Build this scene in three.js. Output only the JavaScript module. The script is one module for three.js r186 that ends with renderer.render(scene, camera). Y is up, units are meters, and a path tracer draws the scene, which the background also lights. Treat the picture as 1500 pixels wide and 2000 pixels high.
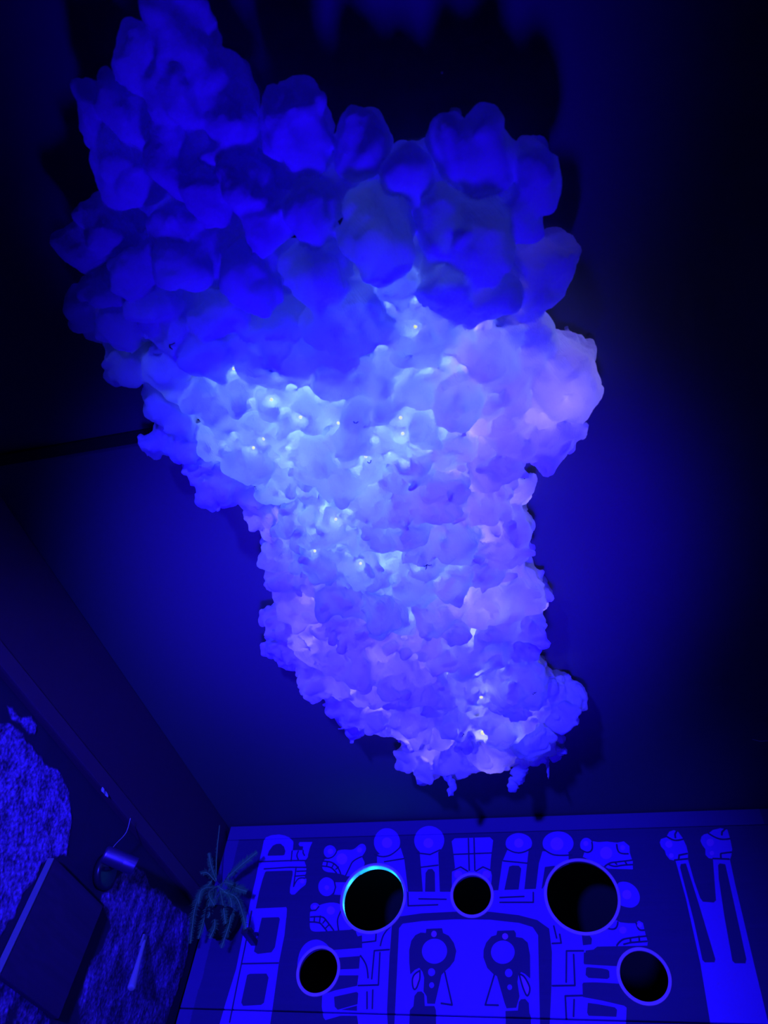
import * as THREE from 'three';
import { ImprovedNoise } from 'three/addons/math/ImprovedNoise.js';
import { mergeGeometries } from 'three/addons/utils/BufferGeometryUtils.js';
import { RoundedBoxGeometry } from 'three/addons/geometries/RoundedBoxGeometry.js';

// ---------------------------------------------------------------- camera, lights, exposure
const scene = new THREE.Scene();
scene.background = new THREE.Color(0x000000);
const camera = new THREE.PerspectiveCamera(2 * Math.atan(1000 / 1380) * 180 / Math.PI, 0.75, 0.05, 30);
camera.position.set(0, 1.6, 0);
camera.quaternion.setFromRotationMatrix(new THREE.Matrix4().makeBasis(
  new THREE.Vector3(0.966883, 0.098194, -0.235576), new THREE.Vector3(0.129115, 0.608005, 0.783364), new THREE.Vector3(0.220153, -0.787837, 0.575191)));
camera.focus = 2.7; camera.userData.fStop = 2.2;
const renderer = new THREE.WebGLRenderer({ antialias: true });
renderer.toneMapping = THREE.LinearToneMapping;
renderer.toneMappingExposure = 1.0;
renderer.shadowMap.enabled = true;

const LAMPS = {
  // blue floodlight on the floor, turned up to the cloud and the ceiling
  uplight: { at: [-0.12, 0.95, -0.55], to: [-0.58, 3.6, -1.75], color: [0.016, 0.0, 1.0], cd: 95, angle: 0.425, penumbra: 0.85, size: 10 },
  // blue floodlight high behind the viewer, turned to the painted wall
  flood: { at: [-0.7, 1.6, 1.95], to: [-1.15, 2.9, -3.5], color: [0.022, 0.02, 1.0], cd: 142, angle: 0.40, penumbra: 0.5, size: 5 },
  // unseen blue lamp added to brighten the near end of the cloud
  addedWash: { at: [-0.45, 0.9, -2.6], to: [-0.42, 3.35, -0.56], color: [0.016, 0.0, 1.0], cd: 58, angle: 0.225, penumbra: 0.75, size: 16 },
};
const LEDKIND = [ // the lamps of the string inside the cloud, then an added blue fill: colour, candela
  { color: [0.25, 0.50, 1.0], cd: 0.0125 },
  { color: [0.80, 0.92, 0.5], cd: 0.024 },
  { color: [1.0, 1.0, 0.42], cd: 0.02 },
  { color: [0.46, 0.33, 1.0], cd: 0.0105 },
  { color: [0.012, 0.0, 1.0], cd: 0.011 },  // blue lamps added to lift the glow of the near half
];

// ---------------------------------------------------------------- helpers
const C = (r, g, b) => new THREE.Color().setRGB(r, g, b);
const V = (x, y, z) => new THREE.Vector3(x, y, z);
let seed = 12345;
const rnd = () => { seed = (seed * 1664525 + 1013904223) >>> 0; return seed / 4294967296; };
const perlin = new ImprovedNoise();
const N3 = (x, y, z) => perlin.noise(x + 31.7, y + 17.3, z + 57.1);
const fbm = (x, y, z, o = 4) => { let s = 0, a = 1, t = 0; for (let i = 0; i < o; i++) { s += a * N3(x, y, z); t += a; a *= 0.5; x *= 2.03; y *= 2.03; z *= 2.03; } return s / t; };
const mat = (color, roughness = 0.9, extra = {}) => new THREE.MeshStandardMaterial({ color, roughness, ...extra });
const taken = {};
const numbered = (n) => { const k = taken[n] = (taken[n] ?? -1) + 1; return k ? `${n}_${String(k).padStart(3, '0')}` : n; };
function tag(o, label, category, group) { o.userData.label = label; o.userData.category = category; if (group) o.userData.group = group; return o; }
function thing(name, label, category, at = [0, 0, 0], group) {
  const g = new THREE.Group(); g.name = numbered(name); g.position.set(...at); scene.add(g); return tag(g, label, category, group);
}
function part(name, geo, m, parent) {
  const o = new THREE.Mesh(geo, m); o.name = name; o.castShadow = o.receiveShadow = true; parent.add(o); return o;
}
function struct(name, geo, m, label, category = 'wall') {
  const o = part(name, geo, m, scene); o.userData.kind = 'structure'; return tag(o, label, category);
}
const boxAt = (x0, x1, y0, y1, z0, z1) => new THREE.BoxGeometry(x1 - x0, y1 - y0, z1 - z0).translate((x0 + x1) / 2, (y0 + y1) / 2, (z0 + z1) / 2);
const rbox = (x0, x1, y0, y1, z0, z1, r = 0.004) => new RoundedBoxGeometry(x1 - x0, y1 - y0, z1 - z0, 2, r).translate((x0 + x1) / 2, (y0 + y1) / 2, (z0 + z1) / 2);
const tube = (pts, r, n = 24, rs = 6) => new THREE.TubeGeometry(new THREE.CatmullRomCurve3(pts.map((p) => V(...p))), n, r, rs);
function noiseTexture(w, h, fn, srgb = false) {
  const d = new Uint8Array(w * h * 4);
  for (let j = 0; j < h; j++) for (let i = 0; i < w; i++) { const c = fn(i, j), k = 4 * (j * w + i); d[k] = c[0]; d[k + 1] = c[1]; d[k + 2] = c[2]; d[k + 3] = 255; }
  const t = new THREE.DataTexture(d, w, h); t.magFilter = THREE.LinearFilter; t.minFilter = THREE.LinearFilter; if (srgb) t.colorSpace = THREE.SRGBColorSpace; t.needsUpdate = true; return t;
}
function spot(l, parent, name) {
  const s = new THREE.SpotLight(C(...l.color), l.cd, 0, l.angle, l.penumbra, 2);
  s.name = name; s.position.set(...l.at); s.target.position.set(...l.to); s.castShadow = true; s.shadow.radius = l.size; s.shadow.mapSize.set(1024, 1024);
  scene.add(s); scene.add(s.target); return s;
}
spot(LAMPS.uplight, scene, 'uplight_beam');
spot(LAMPS.flood, scene, 'flood_beam');
spot(LAMPS.addedWash, scene, 'added_wash_beam');

const MURAL = [ // painted shapes: kind, paint, then x, y in millimetres on the wall
  ['p', 'pale', -1732, 3506, -1724, 3521, -1694, 3532, -1650, 3535, -1616, 3528, -1585, 3515, -1561, 3495, -1557, 3484, -1553, 3444, -1511, 3443, -1492, 3444, -1494, 3467, -1516, 3469, -1523, 3479, -1520, 3488, -1449, 3487, -1457, 3459, -1460, 3421, -1459, 3407, -1469, 3389, -1473, 3382, -1460, 3360, -1455, 3345, -1453, 3320, -1459, 3308, -1444, 3289, -1442, 3278, -1444, 3263, -1467, 3244, -1485, 3224, -1492, 3216, -1509, 3216, -1518, 3224, -1522, 3248, -1522, 3311, -1525, 3332, -1532, 3339, -1678, 3337, -1685, 3331, -1690, 3292, -1693, 3226, -1691, 3145, -1525, 3151, -1520, 3144, -1514, 3105, -1725, 3106, -1727, 3209, -1726, 3296, -1730, 3387, -1730, 3450],
  ['p', 'pale', -1516, 3116, -1506, 3021, -1507, 2897, -1495, 2711, -1489, 2588, -1739, 2581, -1730, 2720, -1717, 2869, -1727, 3117],
  ['p', 'dark', -1690, 3423, -1687, 3445, -1672, 3473, -1654, 3482, -1630, 3482, -1608, 3466, -1594, 3441, -1595, 3423, -1604, 3420, -1687, 3420],
  ['p', 'dark', -1643, 3101, -1554, 3103, -1547, 3096, -1543, 2967, -1555, 2946, -1624, 2938, -1645, 2948, -1645, 2982],
  ['p', 'dark', -1653, 2844, -1641, 2849, -1558, 2851, -1544, 2835, -1542, 2734, -1553, 2726, -1640, 2720, -1652, 2732],
  ['l', 'line', -1730, 3387, -1620, 3389, -1512, 3390, -1461, 3388],
  ['l', 'line', -1693, 3348, -1550, 3354, -1456, 3352],
  ['l', 'line', -1554, 3442, -1548, 3387],
  ['l', 'line', -1518, 3440, -1524, 3423, -1517, 3404, -1509, 3395],
  ['l', 'line', -1491, 3443, -1489, 3430, -1478, 3416],
  ['l', 'line', -1503, 3332, -1454, 3333],
  ['l', 'line', -1510, 3307, -1457, 3310],
  ['l', 'line', -1512, 3346, -1506, 3255],
  ['l', 'line', -1506, 3255, -1498, 3286, -1478, 3300, -1451, 3296],
  ['l', 'line', -1708, 3134, -1699, 2982, -1697, 2862, -1689, 2654],
  ['l', 'line', -1693, 2893, -1509, 2898],
  ['s', 'violet', -1449, 3280, -1450, 3274, -1454, 3270, -1460, 3268, -1467, 3270, -1473, 3274, -1476, 3280, -1475, 3287, -1471, 3291, -1465, 3293, -1458, 3291, -1452, 3286],
  ['s', 'pale', -1301, 3432, -1303, 3413, -1314, 3400, -1331, 3396, -1350, 3401, -1366, 3415, -1374, 3433, -1372, 3452, -1361, 3465, -1343, 3469, -1324, 3464, -1309, 3450],
  ['s', 'pale', -1365, 3393, -1306, 3437, -1259, 3444, -1209, 3437, -1179, 3469, -1160, 3473, -1143, 3460, -1138, 3437, -1152, 3411, -1159, 3402, -1135, 3369, -1141, 3351, -1196, 3304, -1226, 3301, -1239, 3309, -1296, 3322, -1339, 3325, -1363, 3340, -1369, 3359],
  ['l', 'line', -1366, 3400, -1347, 3396, -1320, 3401, -1302, 3422, -1299, 3441],
  ['l', 'line', -1369, 3383, -1333, 3381, -1303, 3369, -1276, 3346, -1260, 3316],
  ['l', 'line', -1366, 3357, -1332, 3354, -1307, 3343, -1283, 3320],
  ['l', 'line', -1343, 3381, -1343, 3358],
  ['l', 'line', -1305, 3369, -1312, 3350],
  ['l', 'line', -1278, 3350, -1290, 3339],
  ['l', 'line', -1159, 3402, -1203, 3386, -1217, 3345, -1231, 3308],
  ['s', 'violet', -1320, 3434, -1320, 3426, -1325, 3421, -1333, 3419, -1341, 3421, -1348, 3427, -1352, 3435, -1351, 3442, -1346, 3448, -1338, 3450, -1330, 3448, -1323, 3442],
  ['s', 'violet', -1234, 3392, -1236, 3377, -1246, 3366, -1261, 3362, -1277, 3367, -1290, 3378, -1297, 3393, -1295, 3408, -1285, 3419, -1270, 3423, -1253, 3419, -1240, 3407],
  ['s', 'violet', -1160, 3438, -1161, 3431, -1166, 3425, -1173, 3424, -1181, 3426, -1187, 3431, -1190, 3438, -1189, 3446, -1184, 3451, -1177, 3453, -1169, 3451, -1163, 3445],
  ['p', 'pale', -1295, 3271, -1222, 3270, -1213, 3209, -1282, 3214],
  ['s', 'pale', -1279, 3250, -1282, 3226, -1296, 3209, -1317, 3203, -1341, 3209, -1361, 3227, -1372, 3252, -1370, 3276, -1356, 3294, -1334, 3300, -1309, 3293, -1289, 3275],
  ['l', 'line', -1288, 3277, -1277, 3248, -1282, 3216],
  ['s', 'violet', -1310, 3247, -1311, 3240, -1315, 3236, -1322, 3234, -1329, 3236, -1334, 3241, -1337, 3247, -1336, 3253, -1332, 3258, -1326, 3259, -1319, 3257, -1313, 3253],
  ['s', 'pale', -1345, 3153, -1347, 3143, -1354, 3136, -1366, 3133, -1379, 3136, -1390, 3143, -1395, 3153, -1394, 3163, -1386, 3170, -1374, 3173, -1361, 3170, -1350, 3163],
  ['s', 'pale', -1393, 3136, -1349, 3161, -1317, 3171, -1279, 3174, -1240, 3167, -1218, 3143, -1180, 3083, -1138, 3048, -1225, 3044, -1341, 3036, -1368, 3041, -1380, 3057, -1389, 3110],
  ['l', 'line', -1391, 3135, -1363, 3137, -1350, 3154],
  ['l', 'line', -1384, 3105, -1325, 3110, -1303, 3093, -1254, 3044],
  ['l', 'line', -1383, 3082, -1335, 3082, -1313, 3064, -1289, 3041],
  ['l', 'line', -1364, 3107, -1361, 3082],
  ['l', 'line', -1334, 3109, -1333, 3082],
  ['l', 'line', -1303, 3093, -1315, 3077],
  ['l', 'line', -1281, 3070, -1299, 3051],
  ['l', 'line', -1231, 3133, -1242, 3103, -1241, 3077, -1229, 3044],
  ['s', 'violet', -1262, 3135, -1263, 3125, -1270, 3118, -1281, 3115, -1292, 3118, -1302, 3125, -1307, 3135, -1305, 3146, -1298, 3153, -1287, 3156, -1276, 3153, -1266, 3145],
  ['s', 'violet', -1359, 3153, -1360, 3148, -1363, 3144, -1368, 3143, -1374, 3144, -1378, 3148, -1381, 3153, -1380, 3158, -1377, 3161, -1372, 3162, -1366, 3161, -1362, 3158],
  ['p', 'pale', -1074, 3409, -954, 3444, -930, 3384, -898, 3223, -934, 3240, -1068, 3357],
  ['s', 'pale', -955, 3475, -962, 3436, -986, 3409, -1021, 3400, -1058, 3411, -1088, 3439, -1103, 3479, -1097, 3518, -1073, 3547, -1037, 3556, -998, 3544, -969, 3514],
  ['l', 'line', -1090, 3413, -1062, 3399, -1015, 3400, -979, 3422, -958, 3444],
  ['l', 'line', -1032, 3373, -931, 3387],
  ['s', 'violet', -999, 3472, -1001, 3458, -1011, 3447, -1025, 3444, -1041, 3448, -1053, 3459, -1058, 3474, -1056, 3488, -1046, 3499, -1031, 3503, -1016, 3498, -1004, 3487],
  ['p', 'pale', -849, 3431, -755, 3429, -738, 3215, -819, 3216],
  ['s', 'pale', -720, 3477, -730, 3438, -758, 3410, -798, 3400, -840, 3412, -871, 3441, -885, 3481, -876, 3522, -848, 3551, -806, 3561, -764, 3548, -732, 3518],
  ['p', 'dark', -809, 3219, -811, 3312, -799, 3329, -780, 3330, -767, 3314, -761, 3218],
  ['l', 'line', -839, 3341, -752, 3350],
  ['l', 'line', -862, 3415, -794, 3405, -743, 3428],
  ['s', 'violet', -779, 3465, -782, 3452, -791, 3442, -805, 3439, -818, 3443, -829, 3453, -833, 3466, -830, 3480, -821, 3490, -807, 3493, -794, 3489, -783, 3479],
  ['p', 'pale', -682, 3471, -668, 3485, -487, 3486, -472, 3470, -485, 3379, -490, 3328, -482, 3295, -488, 3238, -676, 3240, -677, 3314, -662, 3335, -670, 3400],
  ['l', 'line', -597, 3483, -592, 3321],
  ['l', 'line', -568, 3484, -564, 3321],
  ['l', 'line', -670, 3403, -480, 3406],
  ['l', 'line', -673, 3323, -635, 3339, -600, 3317],
  ['l', 'line', -558, 3317, -524, 3337, -486, 3320],
  ['s', 'violet', -626, 3301, -628, 3291, -636, 3283, -647, 3281, -657, 3284, -665, 3291, -668, 3302, -666, 3312, -658, 3320, -647, 3322, -637, 3319, -629, 3312],
  ['s', 'violet', -486, 3299, -489, 3289, -497, 3281, -508, 3279, -518, 3281, -526, 3289, -528, 3300, -525, 3310, -518, 3317, -507, 3320, -497, 3317, -489, 3309],
  ['p', 'pale', -398, 3420, -297, 3417, -331, 3214, -451, 3215, -426, 3360],
  ['s', 'pale', -274, 3450, -285, 3423, -311, 3404, -344, 3398, -378, 3406, -402, 3426, -410, 3453, -400, 3481, -374, 3500, -339, 3507, -305, 3498, -281, 3477],
  ['p', 'dark', -393, 3335, -377, 3340, -348, 3338, -338, 3325, -358, 3214, -423, 3215],
  ['l', 'line', -422, 3365, -305, 3351],
  ['l', 'line', -407, 3429, -378, 3406, -319, 3401, -280, 3426],
  ['s', 'violet', -318, 3453, -322, 3441, -331, 3432, -343, 3429, -355, 3432, -363, 3442, -365, 3454, -362, 3466, -352, 3475, -340, 3478, -329, 3474, -320, 3465],
  ['p', 'pale', -227, 3407, -105, 3396, -112, 3329, -211, 3203, -274, 3213, -248, 3349],
  ['s', 'pale', -72, 3444, -85, 3414, -116, 3392, -155, 3384, -193, 3393, -219, 3417, -227, 3449, -214, 3480, -183, 3503, -143, 3510, -105, 3501, -79, 3476],
  ['p', 'dark', -221, 3330, -176, 3335, -213, 3274, -245, 3227],
  ['l', 'line', -226, 3424, -195, 3394, -147, 3384, -89, 3387],
  ['s', 'violet', -122, 3443, -128, 3426, -141, 3414, -158, 3410, -174, 3415, -185, 3428, -188, 3445, -182, 3462, -169, 3475, -152, 3479, -136, 3474, -125, 3461],
  ['p', 'pale', -26, 3399, 20, 3451, 44, 3446, 83, 3448, 132, 3441, 164, 3447, 185, 3424, 181, 3391, 185, 3365, 188, 3351, 182, 3314, 75, 3319, 36, 3340, -36, 3377],
  ['s', 'pale', 16, 3434, 9, 3415, -4, 3402, -19, 3397, -34, 3403, -43, 3417, -45, 3435, -39, 3454, -26, 3468, -10, 3472, 5, 3467, 14, 3453],
  ['l', 'line', -46, 3415, -23, 3397, -1, 3399, 15, 3417, 14, 3447],
  ['l', 'line', 129, 3433, 126, 3403, 144, 3386, 174, 3387],
  ['l', 'line', 59, 3329, 79, 3346, 121, 3349, 187, 3356],
  ['l', 'line', 74, 3339, 100, 3324, 136, 3334, 185, 3335],
  ['l', 'line', 107, 3347, 114, 3338],
  ['l', 'line', 155, 3348, 160, 3336],
  ['s', 'violet', -3, 3442, -6, 3435, -11, 3431, -17, 3429, -23, 3431, -27, 3436, -28, 3442, -26, 3449, -20, 3454, -14, 3455, -8, 3453, -4, 3448],
  ['s', 'violet', 103, 3393, 97, 3377, 85, 3366, 69, 3362, 55, 3367, 46, 3378, 44, 3394, 50, 3410, 63, 3421, 78, 3425, 92, 3420, 102, 3408],
  ['s', 'violet', 166, 3417, 164, 3411, 158, 3406, 152, 3404, 146, 3406, 143, 3411, 142, 3418, 145, 3424, 150, 3429, 156, 3430, 162, 3428, 166, 3423],
  ['s', 'pale', 99, 3251, 130, 3258, 159, 3252, 185, 3229, 195, 3193, 185, 3160, 160, 3142, 137, 3140, 109, 3147, 85, 3161],
  ['s', 'violet', 158, 3198, 154, 3187, 145, 3179, 133, 3177, 123, 3180, 117, 3188, 116, 3198, 120, 3209, 129, 3217, 141, 3220, 151, 3217, 157, 3209],
  ['p', 'pale', -1031, 3084, -901, 3220, -683, 3217, -467, 3222, -233, 3227, -233, 3134, -180, 3039, -69, 3025, -78, 2956, -220, 2954, -224, 3053, -275, 3090, -359, 3112, -494, 3128, -657, 3129, -822, 3122, -939, 3107, -966, 3068, -965, 2949, -1016, 2949],
  ['l', 'line', -897, 3218, -891, 3155, -745, 3159],
  ['l', 'line', -839, 3187, -704, 3184],
  ['l', 'line', -444, 3190, -331, 3194],
  ['l', 'line', -445, 3168, -289, 3167, -286, 3212],
  ['p', 'pale', -1106, 3024, -1098, 2966, -1104, 2935, -1101, 2854, -1102, 2804, -1087, 2693, -1071, 2644, -945, 2647, -956, 2716, -965, 2927, -968, 3070, -956, 3107, -1030, 3079, -1138, 3037, -1128, 3019],
  ['p', 'pale', -1249, 2954, -1103, 2965, -1102, 2934, -1244, 2923],
  ['p', 'pale', -1225, 2871, -1104, 2877, -1099, 2853, -1222, 2851],
  ['p', 'pale', -1262, 2769, -1202, 2788, -1098, 2808, -1094, 2780, -1090, 2734, -1180, 2712, -1084, 2709, -1080, 2695, -1163, 2693, -1232, 2675, -1242, 2684, -1257, 2725],
  ['p', 'dark', -1205, 2762, -1104, 2783, -1096, 2779, -1094, 2738, -1181, 2715, -1196, 2726],
  ['l', 'line', -1101, 2990, -1037, 2997, -1039, 3038],
  ['l', 'line', -972, 3060, -991, 3042, -1008, 3011, -1012, 2977],
  ['l', 'line', -968, 2960, -1039, 2955, -1038, 2838],
  ['l', 'line', -1011, 2947, -1004, 2814, -1098, 2810],
  ['l', 'line', -1104, 2933, -1079, 2909, -1062, 2875, -1056, 2842],
  ['l', 'line', -1054, 2785, -1046, 2721],
  ['l', 'line', -1028, 2793, -1022, 2722],
  ['s', 'pale', -1406, 2871, -1413, 2910, -1408, 2959, -1380, 2993, -1340, 3004, -1302, 2996, -1268, 2974, -1230, 2934, -1220, 2840, -1317, 2796, -1389, 2829],
  ['p', 'pale', -247, 3143, -226, 3103, -214, 3071, -216, 2994, -233, 2826, -256, 2659, 43, 2667, 60, 2748, 52, 2754, -31, 2770, -111, 2782, -107, 2832, -101, 2839, -55, 2841, 58, 2837, 68, 2899, -23, 2903, -89, 2906, -92, 2913, -85, 2963, -42, 2968, -25, 2980, 186, 2985, 190, 2999, 186, 3033, 184, 3075, 170, 3084, 155, 3073, 123, 3073, 88, 3077, 66, 3090, 34, 3086, -128, 3087, -246, 3168],
  ['p', 'dark', -83, 3023, -51, 3021, -44, 3010, -49, 2989, -83, 2985],
  ['p', 'dark', -81, 2892, -75, 2895, -17, 2891, 5, 2887, 11, 2882, 9, 2860, 0, 2854, -76, 2857, -86, 2867],
  ['p', 'dark', -90, 2761, -51, 2757, 14, 2747, 21, 2740, 15, 2717, -93, 2718, -97, 2728],
  ['l', 'line', -217, 2990, -178, 2992, -181, 3028],
  ['l', 'line', -204, 3063, -196, 3013],
  ['l', 'line', -86, 2961, -158, 2960, -172, 2838],
  ['l', 'line', -129, 2946, -137, 2826, -231, 2823],
  ['l', 'line', -111, 2789, -181, 2786, -185, 2703],
  ['l', 'line', -146, 2773, -155, 2713],
  ['l', 'line', 29, 3054, 52, 3046, 74, 3059, 79, 3079],
  ['l', 'line', 157, 3075, 159, 3055, 169, 3044, 185, 3046],
  ['l', 'line', 60, 2984, 76, 3003, 109, 3014, 192, 3022],
  ['l', 'line', 90, 2988, 118, 2995, 188, 3001],
  ['l', 'line', 121, 3014, 120, 2995],
  ['l', 'line', 159, 3020, 157, 2999],
  ['s', 'violet', 111, 3046, 107, 3038, 101, 3033, 93, 3031, 85, 3033, 80, 3038, 79, 3046, 83, 3054, 89, 3059, 98, 3061, 105, 3059, 110, 3054],
  ['s', 'violet', 180, 3067, 178, 3062, 173, 3058, 167, 3056, 162, 3058, 159, 3062, 158, 3067, 161, 3072, 165, 3076, 171, 3078, 176, 3076, 180, 3072],
  ['p', 'pale', -911, 2557, -926, 3053, -911, 3072, -820, 3083, -656, 3091, -495, 3089, -361, 3075, -300, 3057, -279, 3024, -286, 2886, -301, 2578],
  ['p', 'dark', -794, 3049, -721, 3052, -715, 3031, -688, 3020, -664, 2990, -652, 2956, -660, 2917, -680, 2892, -703, 2873, -717, 2859, -725, 2822, -742, 2747, -774, 2747, -778, 2774, -793, 2793, -793, 2846, -802, 2870, -819, 2887, -840, 2878, -858, 2861, -866, 2907, -870, 2958, -863, 2998, -845, 3022, -821, 3033, -795, 3031],
  ['s', 'pale', -691, 2955, -699, 2928, -720, 2909, -750, 2901, -780, 2908, -803, 2927, -813, 2954, -806, 2982, -785, 3002, -754, 3010, -723, 3003, -700, 2983],
  ['s', 'pale', -745, 2869, -746, 2861, -752, 2855, -761, 2852, -769, 2854, -776, 2860, -778, 2868, -777, 2877, -771, 2883, -762, 2885, -754, 2883, -747, 2877],
  ['s', 'pale', -747, 2817, -749, 2811, -753, 2807, -759, 2805, -764, 2807, -769, 2811, -771, 2817, -769, 2823, -765, 2827, -760, 2829, -754, 2828, -749, 2823],
  ['s', 'violet', -744, 3028, -746, 3021, -750, 3016, -757, 3014, -764, 3016, -769, 3021, -771, 3028, -769, 3035, -765, 3041, -758, 3043, -751, 3041, -746, 3035],
  ['s', 'violet', -816, 2870, -810, 2845, -820, 2821, -830, 2797, -845, 2808, -847, 2845, -834, 2866],
  ['l', 'line', -816, 2874, -812, 2845, -820, 2825, -824, 2809, -835, 2796, -845, 2808, -850, 2845, -834, 2866, -816, 2874],
  ['p', 'dark', -833, 2773, -820, 2789, -804, 2790, -792, 2781, -787, 2735, -744, 2736, -737, 2721, -732, 2617, -847, 2613, -850, 2718, -835, 2734],
  ['l', 'line', -701, 2869, -665, 2743, -713, 2748],
  ['p', 'dark', -460, 3041, -385, 3043, -378, 3032, -379, 3015, -349, 3011, -327, 2992, -320, 2941, -325, 2852, -344, 2868, -361, 2876, -375, 2864, -381, 2836, -375, 2781, -390, 2740, -429, 2737, -437, 2757, -467, 2858, -483, 2866, -509, 2890, -525, 2931, -524, 2961, -512, 2991, -488, 3017, -465, 3023],
  ['s', 'pale', -384, 2953, -393, 2929, -413, 2911, -441, 2904, -468, 2910, -487, 2928, -494, 2952, -486, 2978, -465, 2996, -437, 3003, -410, 2996, -390, 2978],
  ['s', 'pale', -399, 2870, -401, 2862, -408, 2855, -417, 2853, -425, 2855, -431, 2861, -433, 2870, -430, 2878, -424, 2884, -415, 2887, -407, 2885, -401, 2878],
  ['s', 'pale', -403, 2815, -404, 2810, -409, 2805, -414, 2804, -420, 2805, -423, 2809, -425, 2815, -423, 2820, -419, 2824, -413, 2826, -408, 2824, -404, 2820],
  ['s', 'violet', -412, 3019, -414, 3012, -420, 3007, -427, 3005, -433, 3007, -438, 3012, -440, 3019, -438, 3026, -433, 3031, -426, 3033, -419, 3031, -414, 3026],
  ['s', 'violet', -368, 2864, -351, 2860, -335, 2829, -328, 2805, -340, 2780, -350, 2797, -363, 2836],
  ['l', 'line', -370, 2866, -353, 2864, -334, 2833, -325, 2809, -339, 2778, -351, 2797, -364, 2836, -370, 2866],
  ['p', 'dark', -376, 2759, -367, 2769, -350, 2770, -337, 2756, -337, 2722, -332, 2707, -335, 2628, -435, 2625, -434, 2724, -382, 2727],
  ['l', 'line', -480, 2860, -521, 2746, -466, 2746],
  ['p', 'pale', 382, 3355, 436, 3354, 440, 3252, 448, 3179, 456, 3163, 502, 3159, 514, 3169, 547, 3351, 617, 3350, 609, 3237, 594, 2918, 585, 2706, 584, 2655, 350, 2648, 374, 2700, 388, 2916, 390, 3177, 384, 3318],
  ['p', 'dark', 402, 3331, 422, 3334, 435, 3164, 448, 2933, 443, 2923, 406, 2922, 400, 2930, 402, 3086, 396, 3318],
  ['p', 'dark', 563, 3324, 571, 3331, 591, 3327, 585, 3212, 569, 2934, 562, 2920, 523, 2920, 517, 2928, 531, 3097, 550, 3263],
  ['p', 'pale', 369, 3470, 384, 3490, 405, 3496, 422, 3488, 435, 3457, 443, 3419, 443, 3384, 436, 3357, 428, 3349, 381, 3350, 357, 3357, 346, 3378, 345, 3398, 332, 3418, 330, 3438, 338, 3454, 365, 3462],
  ['p', 'pale', 514, 3441, 523, 3461, 536, 3471, 558, 3476, 582, 3492, 616, 3500, 644, 3492, 644, 3446, 640, 3399, 628, 3368, 616, 3349, 548, 3356, 530, 3359, 520, 3374, 526, 3401, 517, 3421],
  ['l', 'line', 367, 3466, 384, 3451, 408, 3444, 436, 3451],
  ['l', 'line', 416, 3491, 406, 3477, 404, 3460],
  ['l', 'line', 396, 3354, 403, 3375, 440, 3382],
  ['l', 'line', 378, 3352, 435, 3357],
  ['l', 'line', 558, 3476, 580, 3455, 613, 3443, 646, 3448],
  ['l', 'line', 638, 3498, 619, 3482, 614, 3468],
  ['l', 'line', 582, 3358, 585, 3377, 589, 3380, 635, 3384],
  ['l', 'line', 548, 3356, 615, 3352],
  ['s', 'violet', 385, 3429, 381, 3420, 373, 3413, 364, 3411, 357, 3414, 352, 3421, 351, 3430, 356, 3439, 363, 3445, 372, 3447, 380, 3445, 384, 3438],
  ['s', 'violet', 378, 3374, 376, 3368, 371, 3364, 365, 3362, 360, 3364, 357, 3368, 357, 3374, 359, 3380, 364, 3384, 370, 3386, 375, 3384, 378, 3379],
  ['s', 'violet', 571, 3432, 566, 3422, 558, 3416, 549, 3413, 541, 3416, 537, 3423, 537, 3433, 541, 3442, 549, 3449, 559, 3451, 567, 3448, 571, 3441],
  ['s', 'violet', 558, 3381, 556, 3376, 551, 3372, 546, 3371, 541, 3372, 538, 3376, 538, 3382, 541, 3387, 546, 3391, 551, 3392, 556, 3391, 558, 3387],
];
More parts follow.
